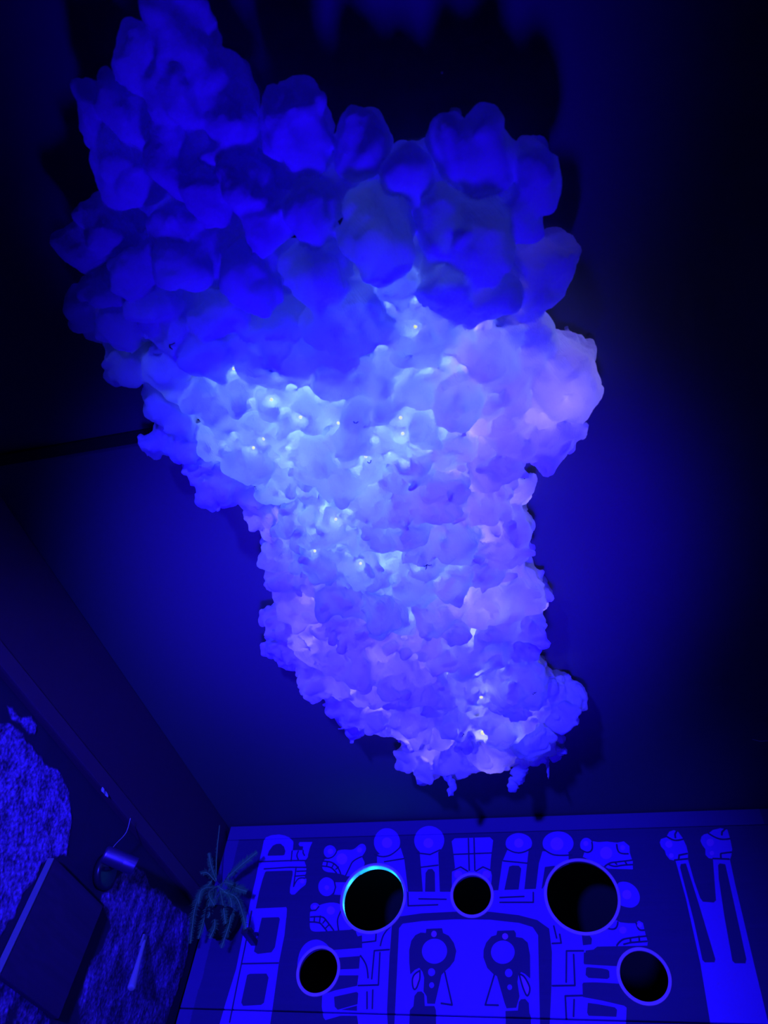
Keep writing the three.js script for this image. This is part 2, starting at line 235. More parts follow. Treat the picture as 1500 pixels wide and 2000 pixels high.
const PUFFS = [ // centre x, y, z and radii x, y, z of each tuft in millimetres
  [-640, 3405, 42, 67, 81, 95], [-732, 3417, 5, 60, 67, 75], [-680, 3367, -63, 63, 65, 66], [-592, 3420, -116, 64, 86, 109],
  [-628, 3380, -204, 42, 46, 50], [-444, 3401, -195, 74, 89, 104], [-827, 3411, -74, 43, 59, 74], [-916, 3425, -75, 37, 58, 79],
  [-883, 3425, -201, 82, 78, 73], [-994, 3401, -297, 73, 71, 68], [-1092, 3432, -338, 63, 64, 65], [-746, 3375, -188, 41, 69, 97],
  [-693, 3346, -292, 49, 57, 64], [-597, 3347, -284, 55, 61, 67], [-311, 3411, -268, 68, 74, 79], [-452, 3348, -374, 64, 67, 71],
  [-205, 3392, -352, 58, 64, 70], [-101, 3392, -314, 39, 59, 80], [-29, 3397, -342, 66, 76, 87], [72, 3408, -425, 62, 71, 79],
  [-309, 3316, -450, 80, 91, 102], [-153, 3357, -465, 64, 70, 76], [-69, 3336, -513, 71, 83, 95], [26, 3402, -504, 59, 64, 69],
  [101, 3425, -630, 75, 64, 54], [70, 3427, -689, 76, 66, 55], [-563, 3344, -373, 65, 65, 65], [-646, 3323, -483, 80, 79, 77],
  [-474, 3349, -508, 77, 81, 85], [-816, 3368, -332, 72, 63, 54], [-799, 3330, -421, 72, 67, 62], [-935, 3364, -404, 72, 68, 64],
  [-1085, 3407, -450, 78, 67, 56], [-1198, 3441, -492, 52, 51, 49], [-945, 3375, -510, 77, 70, 63], [-789, 3368, -575, 77, 67, 58],
  [-1084, 3414, -566, 72, 66, 61], [-1210, 3445, -541, 56, 43, 29], [-632, 3364, -634, 77, 67, 58], [-488, 3352, -644, 75, 73, 70],
  [-394, 3338, -614, 68, 69, 71], [-280, 3344, -586, 59, 60, 62], [-165, 3324, -602, 71, 71, 71], [-73, 3364, -663, 85, 79, 73],
  [27, 3444, -728, 70, 55, 41], [30, 3436, -813, 61, 61, 61], [95, 3415, -973, 94, 108, 123], [64, 3420, -1135, 78, 64, 50],
  [21, 3437, -1189, 74, 57, 40], [-99, 3382, -837, 86, 91, 97], [-185, 3336, -930, 77, 82, 87], [-83, 3419, -1081, 69, 69, 69],
  [-36, 3387, -938, 57, 67, 78], [-1129, 3426, -678, 63, 57, 51], [-1099, 3454, -825, 63, 60, 57], [-1188, 3451, -971, 46, 48, 50],
  [-1109, 3457, -989, 63, 61, 59], [-1023, 3434, -1143, 74, 66, 57], [-956, 3436, -1181, 44, 46, 47], [-997, 3406, -699, 74, 67, 59],
  [-414, 3340, -689, 67, 61, 54], [-728, 3364, -735, 54, 56, 57], [-523, 3348, -817, 60, 58, 57], [-140, 3420, -1497, 88, 94, 101],
  [-95, 3503, -1376, 60, 59, 57], [-194, 3420, -1360, 85, 82, 79], [-302, 3361, -1237, 97, 89, 82], [-402, 3337, -1262, 73, 68, 63],
  [-494, 3357, -1367, 91, 70, 50], [-232, 3396, -1598, 86, 78, 69], [-133, 3448, -1784, 95, 89, 84], [-99, 3438, -1950, 56, 60, 64],
  [-209, 3418, -2218, 132, 126, 120], [-41, 3431, -2429, 68, 73, 78], [-172, 3418, -2586, 94, 88, 81], [-364, 3452, -2729, 108, 92, 77],
  [-555, 3468, -2774, 83, 76, 69], [-679, 3447, -2812, 61, 65, 70], [-746, 3480, -2776, 61, 59, 56], [-600, 3374, -2056, 114, 118, 122],
  [-504, 3387, -2175, 80, 90, 100], [-780, 3452, -2429, 110, 99, 88], [-941, 3488, -2498, 54, 52, 50], [-991, 3434, -2144, 84, 73, 63],
  [-1075, 3462, -1977, 82, 74, 66], [-1050, 3459, -1829, 68, 62, 56], [-895, 3425, -1705, 104, 86, 68], [-748, 3367, -1641, 83, 78, 72],
  [-939, 3458, -1486, 70, 68, 66], [-942, 3454, -1306, 49, 47, 46], [-942, 3448, -1589, 78, 67, 56], [-761, 3370, -1972, 117, 102, 86],
  [-874, 3391, -1923, 98, 84, 71], [-967, 3500, -2587, 28, 25, 23], [-80, 3500, -2811, 30, 24, 18], [-727, 3500, -2966, 37, 35, 34],
  [-603, 3500, -2901, 43, 41, 38], [58, 3469, -870, 26, 25, 25], [128, 3461, -888, 27, 26, 26], [158, 3468, -947, 36, 35, 34],
  [171, 3474, -999, 25, 25, 24], [155, 3468, -1035, 26, 26, 25], [135, 3468, -1080, 32, 31, 30], [133, 3474, -1146, 24, 24, 23],
  [82, 3464, -1203, 30, 29, 28], [54, 3463, -1224, 35, 34, 33], [-71, 3471, -1236, 35, 34, 34], [-85, 3457, -1281, 39, 38, 37],
  [-145, 3454, -1331, 39, 38, 37], [-114, 3468, -1429, 33, 32, 31], [-85, 3467, -1496, 28, 28, 27], [-81, 3481, -1580, 29, 28, 27],
  [-127, 3474, -1682, 32, 31, 30], [-88, 3475, -1789, 35, 34, 33], [-61, 3480, -1862, 29, 29, 28], [-85, 3472, -1930, 32, 31, 30],
  [-124, 3460, -2079, 47, 46, 45], [-173, 3473, -2166, 34, 33, 33], [-115, 3471, -2240, 38, 38, 37], [-90, 3462, -2306, 34, 34, 33],
  [-60, 3460, -2405, 52, 51, 50], [-14, 3476, -2543, 43, 42, 41], [-96, 3471, -2552, 41, 40, 39], [-143, 3469, -2715, 52, 51, 50],
  [-164, 3464, -2791, 36, 35, 34], [-239, 3472, -2810, 47, 46, 45], [-306, 3473, -2805, 48, 47, 45], [-434, 3452, -2746, 57, 55, 54],
  [-524, 3475, -2864, 52, 51, 50], [-632, 3472, -2738, 44, 43, 42], [-709, 3472, -2639, 43, 42, 41], [-879, 3452, -2425, 55, 54, 53],
  [-981, 3467, -2306, 39, 38, 37], [-1047, 3479, -2158, 34, 33, 33], [-1088, 3472, -2065, 39, 38, 37], [-1121, 3463, -1988, 46, 45, 44],
  [-995, 3462, -1786, 49, 48, 46], [-983, 3476, -1470, 32, 32, 31], [-910, 3455, -1380, 39, 38, 37], [-1024, 3471, -1214, 40, 40, 39],
  [-1076, 3461, -1149, 42, 41, 40], [-1046, 3462, -1067, 38, 37, 36], [-1092, 3465, -1082, 29, 29, 28], [-1167, 3467, -932, 32, 31, 30],
  [-1139, 3457, -846, 39, 38, 37], [-1119, 3476, -791, 27, 27, 26], [-1137, 3460, -731, 27, 26, 25], [-1203, 3474, -717, 36, 36, 35],
  [-1171, 3452, -662, 36, 35, 34], [-1165, 3465, -615, 33, 32, 32], [-1218, 3471, -580, 31, 31, 30], [-654, 3359, -1045, 81, 80, 79],
  [-422, 3369, -1757, 84, 84, 84], [-421, 3354, -1037, 69, 72, 74], [-813, 3401, -943, 84, 80, 76], [-690, 3365, -1307, 86, 79, 72],
  [-391, 3377, -1487, 87, 85, 84], [-341, 3415, -2024, 106, 103, 100], [-611, 3367, -1508, 94, 89, 84], [-271, 3348, -755, 72, 68, 64],
  [-462, 3432, -2447, 105, 97, 89], [-592, 3346, -1690, 86, 89, 93], [-525, 3373, -1226, 86, 85, 84], [-920, 3386, -815, 78, 74, 70],
  [-410, 3383, -854, 64, 64, 64], [-528, 3345, -1006, 70, 70, 71], [-823, 3417, -1172, 78, 74, 70], [-243, 3375, -1090, 71, 70, 68],
  [-701, 3380, -840, 78, 71, 65], [-261, 3394, -1758, 82, 79, 76], [-842, 3355, -678, 78, 74, 71], [-301, 3366, -893, 64, 66, 68],
  [-150, 3429, -1209, 74, 78, 82], [-629, 3357, -901, 76, 69, 63], [-755, 3370, -1455, 82, 83, 84], [-594, 3384, -750, 76, 71, 66],
  [-870, 3387, -1041, 84, 78, 73], [-651, 3420, -2427, 101, 97, 93], [-331, 3374, -1593, 79, 82, 85], [-598, 3341, -1133, 80, 81, 82],
  [-299, 3394, -2437, 112, 106, 100], [-909, 3385, -609, 68, 67, 67], [-369, 3400, -2191, 90, 94, 97], [-215, 3408, -1894, 73, 71, 69],
  [-524, 3488, -302, 57, 58, 59], [-775, 3424, -2203, 91, 91, 91], [-472, 3370, -1599, 83, 84, 85], [-497, 3386, -1904, 79, 75, 71],
  [-215, 3373, -837, 71, 65, 58], [-968, 3412, -972, 62, 60, 58], [-623, 3362, -1381, 63, 64, 64], [-274, 3360, -1441, 81, 82, 83],
  [-310, 3347, -993, 73, 68, 63], [15, 3414, -1052, 61, 62, 63], [-709, 3450, -401, 73, 68, 62], [-351, 3341, -1127, 65, 63, 61],
  [-465, 3345, -917, 63, 61, 60], [-817, 3392, -1783, 67, 62, 57], [-392, 3472, -350, 57, 59, 60], [-336, 3360, -695, 66, 61, 56],
  [-512, 3390, -1507, 69, 63, 57], [-805, 3370, -801, 62, 63, 64], [-162, 3428, -2410, 77, 69, 61], [-806, 3409, -1299, 73, 74, 74],
  [-762, 3381, -673, 65, 57, 49], [-432, 3359, -1987, 63, 59, 54], [-774, 3410, -1060, 70, 68, 66], [-953, 3412, -1864, 71, 71, 71],
  [-639, 3389, -1883, 71, 71, 71], [-333, 3384, -1375, 53, 52, 50], [-428, 3354, -1177, 57, 56, 54], [-641, 3546, -42, 32, 34, 36],
  [-74, 3477, -430, 65, 64, 64], [19, 3405, -882, 52, 53, 53], [-554, 3385, -916, 54, 52, 50], [-244, 3417, -2045, 55, 60, 65],
  [-561, 3450, -2603, 67, 69, 72], [-185, 3376, -743, 66, 65, 65], [21, 3505, -625, 73, 66, 59], [-591, 3532, -232, 53, 55, 56],
  [-1056, 3439, -891, 59, 57, 54], [-896, 3410, -2150, 61, 60, 59], [-494, 3378, -749, 61, 59, 57], [-356, 3379, -779, 44, 46, 47],
  [-492, 3343, -1102, 60, 55, 49], [-386, 3346, -924, 48, 52, 56], [-138, 3498, -385, 54, 54, 55], [-710, 3475, -155, 61, 62, 63],
  [-362, 3345, -1832, 57, 55, 53], [-423, 3337, -1358, 58, 55, 52], [-593, 3349, -1269, 54, 50, 46], [-725, 3385, -1141, 46, 46, 47],
  [-840, 3494, -277, 63, 60, 58], [-452, 3448, -2640, 57, 58, 58], [-739, 3394, -1832, 82, 78, 75], [-540, 3351, -1307, 42, 43, 43],
  [-432, 3496, -292, 59, 54, 49], [-601, 3450, -597, 60, 58, 56], [-250, 3375, -668, 57, 56, 55], [-299, 3506, -364, 62, 57, 53],
  [-541, 3359, -1790, 54, 54, 53], [-26, 3425, -1147, 51, 50, 50], [-981, 3379, -588, 46, 45, 45], [-692, 3430, -2285, 52, 53, 55],
  [-229, 3450, -545, 67, 64, 62], [-807, 3471, -133, 60, 63, 66], [-714, 3358, -953, 54, 52, 51], [-888, 3450, -552, 66, 59, 52],
  [-471, 3550, -134, 27, 26, 25], [-83, 3550, -288, 21, 20, 19], [-967, 3540, -306, 43, 45, 47], [-873, 3436, -1527, 44, 44, 43],
  [-919, 3464, -2346, 78, 73, 68], [-590, 3450, -508, 47, 50, 53], [-679, 3358, -1676, 49, 48, 46], [-622, 3378, -818, 36, 39, 41],
  [-945, 3523, -134, 60, 57, 54], [-878, 3375, -892, 58, 55, 51], [-105, 3356, -957, 44, 44, 43], [-172, 3438, -1670, 42, 41, 40],
  [-263, 3475, -434, 51, 50, 50], [-922, 3448, -1229, 40, 40, 39], [-854, 3441, -1415, 49, 46, 44], [-843, 3428, -1609, 59, 56, 53],
  [-122, 3407, -759, 39, 38, 36], [-182, 3468, -2080, 57, 51, 45], [-712, 3412, -1226, 51, 56, 61], [-266, 3370, -1330, 37, 39, 40],
  [-746, 3463, -247, 60, 53, 46], [-1007, 3460, -2053, 64, 59, 54], [-769, 3450, -465, 57, 54, 51], [-649, 3339, -687, 37, 39, 41],
  [-33, 3396, -792, 39, 40, 41], [-984, 3454, -1094, 42, 41, 41], [-865, 3550, -23, 26, 23, 20], [-942, 3550, -38, 31, 30, 29],
  [-541, 3390, -2302, 50, 50, 49], [-662, 3362, -760, 35, 36, 37], [-377, 3450, -577, 50, 49, 49], [-162, 3398, -1050, 41, 42, 43],
  [-725, 3379, -1557, 46, 44, 42], [-452, 3375, -798, 40, 38, 37], [-712, 3360, -566, 40, 41, 42], [-165, 3542, -334, 42, 41, 39],
  [-204, 3407, -1259, 42, 39, 36], [-992, 3398, -762, 47, 43, 39], [-468, 3336, -837, 34, 35, 36], [-486, 3340, -1274, 38, 38, 37],
  [-889, 3397, -967, 36, 38, 39], [-338, 3358, -1705, 47, 46, 45], [-807, 3514, -50, 35, 34, 34], [-45, 3476, -627, 37, 36, 36],
  [-694, 3353, -622, 40, 39, 39], [-562, 3374, -1596, 50, 51, 52], [-970, 3452, -1677, 39, 36, 33], [-623, 3409, -2277, 47, 45, 43],
];
const LEDS = [[-252, -702, 0], [-303, -810, 0], [-330, -933, 0], [-363, -1012, 0], [-456, -1049, 0], [-520, -966, 0], [-618, -879, 0], [-716, -844, 0], [-860, -835, 0], [-857, -982, 0], [-743, -1094, 0], [-712, -1186, 0], [-776, -1415, 0], [-676, -1363, 0], [-620, -1454, 0], [-411, -1498, 0], [-487, -1645, 0], [-673, -1259, 0], [-764, -928, 0], [-282, -1854, 1], [-321, -2038, 1], [-354, -2186, 1], [-399, -2334, 2], [-368, -2438, 2], [-426, -2309, 2], [-274, -2470, 1], [-946, -1882, 3], [-642, -1750, 3], [-450, -1816, 3], [-814, -2155, 3], [-568, -2605, 3], [61, -1019, 3], [-98, -917, 3], [-259, -1174, 3], [-182, -1494, 3], [-777, -1602, 3], [-911, -1766, 3], [-769, -1854, 3], [-639, -1972, 3], [-528, -2009, 3], [-928, -2095, 3], [-825, -2351, 3], [-675, -2471, 3], [-665, -2633, 3], [-390, -2753, 3], [-215, -2410, 3], [-85, -1832, 3], [-137, -1671, 3], [-221, -1757, 3], [-311, -1652, 3], [-309, -1358, 3], [-199, -1287, 3], [-88, -1435, 3], [-900, -1425, 3], [25, -1100, 3], [85, -995, 3], [-72, -1170, 3], [-150, -1072, 3], [-163, -807, 3], [-753, 2, 4], [-657, -151, 4], [-490, -212, 4], [-905, -166, 4], [-825, -309, 4], [-659, -371, 4], [-499, -405, 4], [-339, -328, 4], [-194, -384, 4], [-40, -382, 4], [45, -498, 4], [-123, -565, 4], [-304, -513, 4], [49, -683, 4], [-519, -565, 4], [-727, -551, 4], [-945, -506, 4], [-1096, -387, 4], [-1136, -528, 4]]; // x, z in millimetres, kind of lamp
const CLIPS = [[-923, -608], [-885, -1142], [-472, -909], [-389, -1474], [-132, -2185], [-476, -1069], [-437, -2435]];
const WISPS = [[[-581, 3470, -2815, 21.6, 12.0], [-569, 3402, -2810], [-549, 3347, -2805], [-564, 3294, -2800]], [[-261, 3470, -2844, 31.5, 19.4], [-259, 3411, -2839], [-288, 3359, -2834], [-293, 3320, -2829]], [[-133, 3480, -2831, 9.7, 2.4], [-132, 3425, -2824], [-134, 3366, -2818]], [[-676, 3470, -2848, 24.3, 14.6], [-689, 3414, -2841], [-716, 3381, -2834]], [[-100, 3480, -2765, 21.2, 14.1], [-68, 3458, -2758], [-39, 3460, -2751]], [[-92, 3460, -2299, 5.9, 2.0], [-70, 3478, -2292], [-46, 3478, -2285]]]; // points in millimetres; the first also carries the two radii

// ---------------------------------------------------------------- the room
const CEIL = 3.6, XL = -1.98, XLOW = -2.01, ZM = -3.507, ZWALL = -6.6, XR = 1.45, ZB = 2.2, LEDGE = 3.137;
const rollerBump = noiseTexture(256, 256, (i, j) => { const v = 128 + 90 * fbm(i / 9, j / 9, 3, 3) + 20 * (rnd() - 0.5); return [v, v, v]; });
rollerBump.wrapS = rollerBump.wrapT = THREE.RepeatWrapping;
const blackPaint = mat(C(0.09, 0.11, 0.115), 0.85, { bumpMap: rollerBump, bumpScale: 0.001 });
const wallBlack = mat(C(0.1, 0.03, 0.08), 0.8, { bumpMap: rollerBump, bumpScale: 0.001 });
const roomDark = mat(C(0.07, 0.03, 0.06), 0.9);
function metricUV(g, s = 1) { // uv in metres from position and normal
  const p = g.attributes.position, n = g.attributes.normal, uv = new Float32Array(p.count * 2);
  for (let i = 0; i < p.count; i++) {
    const ax = Math.abs(n.getX(i)), ay = Math.abs(n.getY(i)), az = Math.abs(n.getZ(i));
    const a = ax > ay && ax > az ? p.getZ(i) : p.getX(i), b = ay > ax && ay > az ? p.getZ(i) : p.getY(i);
    uv[2 * i] = a * s; uv[2 * i + 1] = b * s;
  }
  g.setAttribute('uv', new THREE.BufferAttribute(uv, 2)); return g;
}
struct('floor', boxAt(-2.2, XR + 0.15, -0.1, 0, ZWALL - 0.15, ZB + 0.15), roomDark, 'dark floor of the room, out of the picture', 'floor');
struct('ceiling', metricUV(boxAt(-2.2, XR + 0.15, CEIL, CEIL + 0.1, ZWALL - 0.15, ZB + 0.15), 3), blackPaint, 'black painted ceiling above the cotton cloud', 'ceiling');
struct('wall_right', boxAt(XR, XR + 0.15, 0, CEIL, ZWALL, ZB), roomDark, 'dark wall on the right, out of the picture');
struct('wall_back', boxAt(-2.2, XR, 0, CEIL, ZB, ZB + 0.15), roomDark, 'dark wall behind the viewer, out of the picture');

// left wall: black upper board over a lower wall with bare plaster showing
const wallLeft = new THREE.Group(); wallLeft.name = 'wall_left'; wallLeft.userData = { kind: 'structure', label: 'left wall, black above a ledge and bare plaster below', category: 'wall' }; scene.add(wallLeft);
part('upper_board', metricUV(rbox(-2.2, XL, LEDGE, CEIL, ZWALL, ZB, 0.006), 3), wallBlack, wallLeft);
part('lower_wall_core', boxAt(-2.2, -2.03, 0, LEDGE, ZWALL, ZB), roomDark, wallLeft);
const trim1 = struct('trim_1', metricUV(rbox(XL - 0.002, XL + 0.008, LEDGE + 0.002, LEDGE + 0.066, ZWALL + 0.01, ZB, 0.003), 3), mat(C(0.14, 0.05, 0.115), 0.6, { bumpMap: rollerBump, bumpScale: 0.0006 }), 'narrow board along the lower edge of the black left wall', 'trim');
const PATCHES = [
  [[-1578, 2937], [-1744, 3019], [-1796, 3048], [-1893, 3047], [-1944, 3047], [-2043, 3044], [-2135, 3060], [-2201, 3049], [-2268, 3011], [-2314, 2970], [-2359, 2912], [-2382, 2852], [-2313, 2817], [-2267, 2756], [-2275, 2717], [-2250, 2655], [-2257, 2564], [-2243, 2500], [-2095, 2304], [-1500, 2300]],
  [[-1735, 3077], [-1757, 3089], [-1817, 3098], [-1862, 3127], [-1911, 3121], [-1915, 3093], [-1874, 3068], [-1829, 3071], [-1782, 3063]],
  [[-2693, 2851], [-2757, 2946], [-2794, 3016], [-2867, 3048], [-2946, 3055], [-3014, 3024], [-3121, 3055], [-3256, 3061], [-3302, 3063], [-3434, 3083], [-3504, 3028], [-3535, 2896], [-3530, 2783], [-3507, 2670], [-3518, 2604], [-2884, 2413], [-2806, 2499], [-2782, 2615], [-2833, 2693], [-2826, 2782], [-2701, 2822]],
  [[-2124, 2381], [-2342, 2397], [-2411, 2403], [-2526, 2406], [-2715, 2399], [-2804, 2382], [-2421, 2192]],
];
function polyDist(poly, x, y) { // signed, inside negative
  let m = 1e9, c = false;
  for (let i = 0, j = poly.length - 1; i < poly.length; j = i++) {
    const [ax, ay] = poly[i], [bx, by] = poly[j], dx = bx - ax, dy = by - ay;
    const t = Math.max(0, Math.min(1, ((x - ax) * dx + (y - ay) * dy) / (dx * dx + dy * dy)));
    m = Math.min(m, Math.hypot(x - ax - t * dx, y - ay - t * dy));
    if ((ay > y) !== (by > y) && x < (bx - ax) * (y - ay) / (by - ay) + ax) c = !c;
  }
  return c ? -m : m;
}
// how bare the plaster is at (z, y) in millimetres, 0 = black paint, 1 = bare
function bare(z, y) {
  const wz = z + 22 * fbm(z / 60, y / 60, 1, 4), wy = y + 22 * fbm(z / 60, y / 60, 9, 4);
  let best = 0;
  PATCHES.forEach((p, k) => {
    const d = polyDist(p, wz, wy);
    let b = Math.max(0, Math.min(1, 0.5 - d / 9));
    if (b > 0) {
      const streak = fbm(z / 55, y / 110, 4 + k, 4), fine = fbm(z / 11, y / 14, 7, 3);
      if (k === 2) b *= Math.max(0.0, Math.min(1, 0.46 + 1.0 * streak + 0.7 * fine));
      else if (k === 3) b *= Math.max(0, Math.min(1, 0.3 + 1.2 * streak + 0.7 * fine));
      else b *= Math.max(0.12, Math.min(1, 0.72 + 0.8 * fbm(z / 55, y / 55, 4, 4) + 1.0 * fine));
    }
    best = Math.max(best, b);
  });
  return best;
}
{
  const z0 = -3.59, z1 = -1.25, y0 = 2.2, y1 = LEDGE, W = 1280, Hh = 512;
  const field = new Float32Array(W * Hh);
  for (let j = 0; j < Hh; j++) for (let i = 0; i < W; i++) field[j * W + i] = bare(1000 * (z0 + (z1 - z0) * (i + 0.5) / W), 1000 * (y0 + (y1 - y0) * (j + 0.5) / Hh));
  const map = noiseTexture(W, Hh, (i, j) => {
    const b = field[j * W + i], g = 0.5 + 0.5 * N3(i / 2.3, j / 2.3, 2), s = 68 + 10 * g + b * (140 + 47 * g);
    return [s * 0.8, s * 0.55, s];
  }, true);
  const nx = 400, ny = 160, geo = new THREE.PlaneGeometry(1, 1, nx, ny), p = geo.attributes.position, uv = geo.attributes.uv;
  for (let k = 0; k < p.count; k++) {
    const u = uv.getX(k), v = uv.getY(k), b = field[Math.min(Hh - 1, Math.floor(v * Hh)) * W + Math.min(W - 1, Math.floor(u * W))];
    const z = z0 + (z1 - z0) * u, y = y0 + (y1 - y0) * v;
    p.setXYZ(k, XLOW + 0.004 * fbm(z * 6, y * 6, 1, 3) + b * (0.004 + 0.007 * fbm(z * 40, y * 40, 3, 3)), y, z);
  }
  const idx = geo.index.array; for (let k = 0; k < idx.length; k += 3) { const t = idx[k]; idx[k] = idx[k + 1]; idx[k + 1] = t; }
  geo.computeVertexNormals();
  part('plaster_face', geo, mat(C(1, 1, 1), 0.95, { map }), wallLeft);
}
struct('trim_2', metricUV(rbox(-1.95, -0.55, CEIL - 0.012, CEIL + 0.002, -1.02, -0.975, 0.003), 3), mat(C(0.008, 0.008, 0.01), 0.9), 'thin black strip across the ceiling from the left wall, in place of a shaded gap', 'trim');  // black colour stands in for the shade in a ceiling gap

// mural wall: a deep void added behind to keep the holes dark, three painted boards with open joints, round holes in the middle board
const wallFront = new THREE.Group(); wallFront.name = 'wall_front'; wallFront.userData = { kind: 'structure', label: 'end wall of painted boards with a mural of faces and round holes', category: 'wall' }; scene.add(wallFront);
part('wall_core', boxAt(-2.2, XR, 0, CEIL, ZWALL - 0.15, ZWALL), wallBlack, wallFront);
part('lower_board', boxAt(-1.957, XR - 0.01, 0.005, 2.394, ZM - 0.0155, ZM), mat(C(0.06, 0.03, 0.14), 0.8), wallFront);
const HOLES = [ // x, y, outer radius of the rim, has a lit inner edge
  [-1.072, 3.195, 0.170, true], [-0.064, 3.195, 0.173, false], [-0.578, 3.203, 0.106, false], [-1.300, 2.868, 0.107, false], [0.151, 2.866, 0.110, false]];
const MX0 = -1.98, MX1 = 1.44, MY0 = 2.4, MY1 = 3.6, MW = 2048, MH = Math.round(2048 * (MY1 - MY0) / (MX1 - MX0));
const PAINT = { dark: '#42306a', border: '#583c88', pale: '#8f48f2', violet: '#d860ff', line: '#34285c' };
function muralTexture() {
  const cv = document.createElement('canvas'); cv.width = MW; cv.height = MH;
  const g = cv.getContext('2d'), k = MW / (MX1 - MX0) / 1000;
  const X = (x) => (x - MX0 * 1000) * k, Y = (y) => (MY1 * 1000 - y) * k;
  g.fillStyle = PAINT.dark; g.fillRect(0, 0, MW, MH);
  // broad brushed strokes in the dark ground
  for (let i = 0; i < 900; i++) {
    g.fillStyle = rnd() < 0.5 ? 'rgba(54,40,92,0.10)' : 'rgba(78,56,118,0.10)';
    const w = 60 + 160 * rnd(), h = 3 + 8 * rnd(); g.fillRect(rnd() * MW - 50, rnd() * MH, w, h);
  }
  // lighter strips along the top and the left side
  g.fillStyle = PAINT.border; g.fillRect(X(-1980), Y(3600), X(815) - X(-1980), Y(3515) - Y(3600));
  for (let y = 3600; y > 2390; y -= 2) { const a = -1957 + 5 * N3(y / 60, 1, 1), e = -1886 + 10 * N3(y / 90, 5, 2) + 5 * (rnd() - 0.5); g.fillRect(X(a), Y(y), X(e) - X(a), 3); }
  for (const [kind, paint, ...q] of MURAL) {
    const n = q.length / 2, P = []; for (let i = 0; i < n; i++) P.push([X(q[2 * i]), Y(q[2 * i + 1])]);
    g.beginPath();
    if (kind === 's') { // closed, rounded through the midpoints
      const m = (a, b) => [(a[0] + b[0]) / 2, (a[1] + b[1]) / 2];
      const s = m(P[n - 1], P[0]); g.moveTo(s[0], s[1]);
      for (let i = 0; i < n; i++) { const e = m(P[i], P[(i + 1) % n]); g.quadraticCurveTo(P[i][0], P[i][1], e[0], e[1]); }
      g.closePath(); g.fillStyle = PAINT[paint]; g.fill();
    } else if (kind === 'p') {
      g.moveTo(P[0][0], P[0][1]); for (let i = 1; i < n; i++) g.lineTo(P[i][0], P[i][1]);
      g.closePath(); g.fillStyle = PAINT[paint]; g.fill(); g.lineJoin = 'round'; g.lineWidth = 2; g.strokeStyle = PAINT[paint]; g.stroke();
    } else {
      g.moveTo(P[0][0], P[0][1]);
      for (let i = 1; i < n - 1; i++) { const e = i < n - 2 ? [(P[i][0] + P[i + 1][0]) / 2, (P[i][1] + P[i + 1][1]) / 2] : P[n - 1]; if (n > 3) g.quadraticCurveTo(P[i][0], P[i][1], e[0], e[1]); else g.lineTo(P[i][0], P[i][1]); }
      g.lineTo(P[n - 1][0], P[n - 1][1]);
      g.strokeStyle = PAINT.line; g.lineWidth = 4.4; g.lineCap = 'round'; g.lineJoin = 'round'; g.stroke();
    }
  }
  const t = new THREE.CanvasTexture(cv); t.colorSpace = THREE.SRGBColorSpace; return t;
}
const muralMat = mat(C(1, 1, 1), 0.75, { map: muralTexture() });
function board(y0, y1, holes) {
  const x0 = -1.957, s = new THREE.Shape(); s.moveTo(x0, y0); s.lineTo(XR - 0.01, y0); s.lineTo(XR - 0.01, y1); s.lineTo(x0, y1); s.closePath();
  for (const [x, y, r] of holes) { const h = new THREE.Path(); h.absarc(x, y, r - 0.012, 0, Math.PI * 2, true); s.holes.push(h); }
  const g = new THREE.ExtrudeGeometry(s, { depth: 0.014, bevelEnabled: true, bevelSize: 0.0015, bevelThickness: 0.0015, bevelOffset: -0.0015, bevelSegments: 1, curveSegments: 64 });
  g.translate(0, 0, ZM - 0.0155);
  const p = g.attributes.position, uv = g.attributes.uv;
  for (let i = 0; i < p.count; i++) uv.setXY(i, (p.getX(i) - MX0) / (MX1 - MX0), (p.getY(i) - MY0) / (MY1 - MY0));
  return part('panel', g, muralMat, wallFront);
}
board(3.5135, 3.592, []); board(2.706, 3.511, HOLES); board(2.4, 2.700, []);

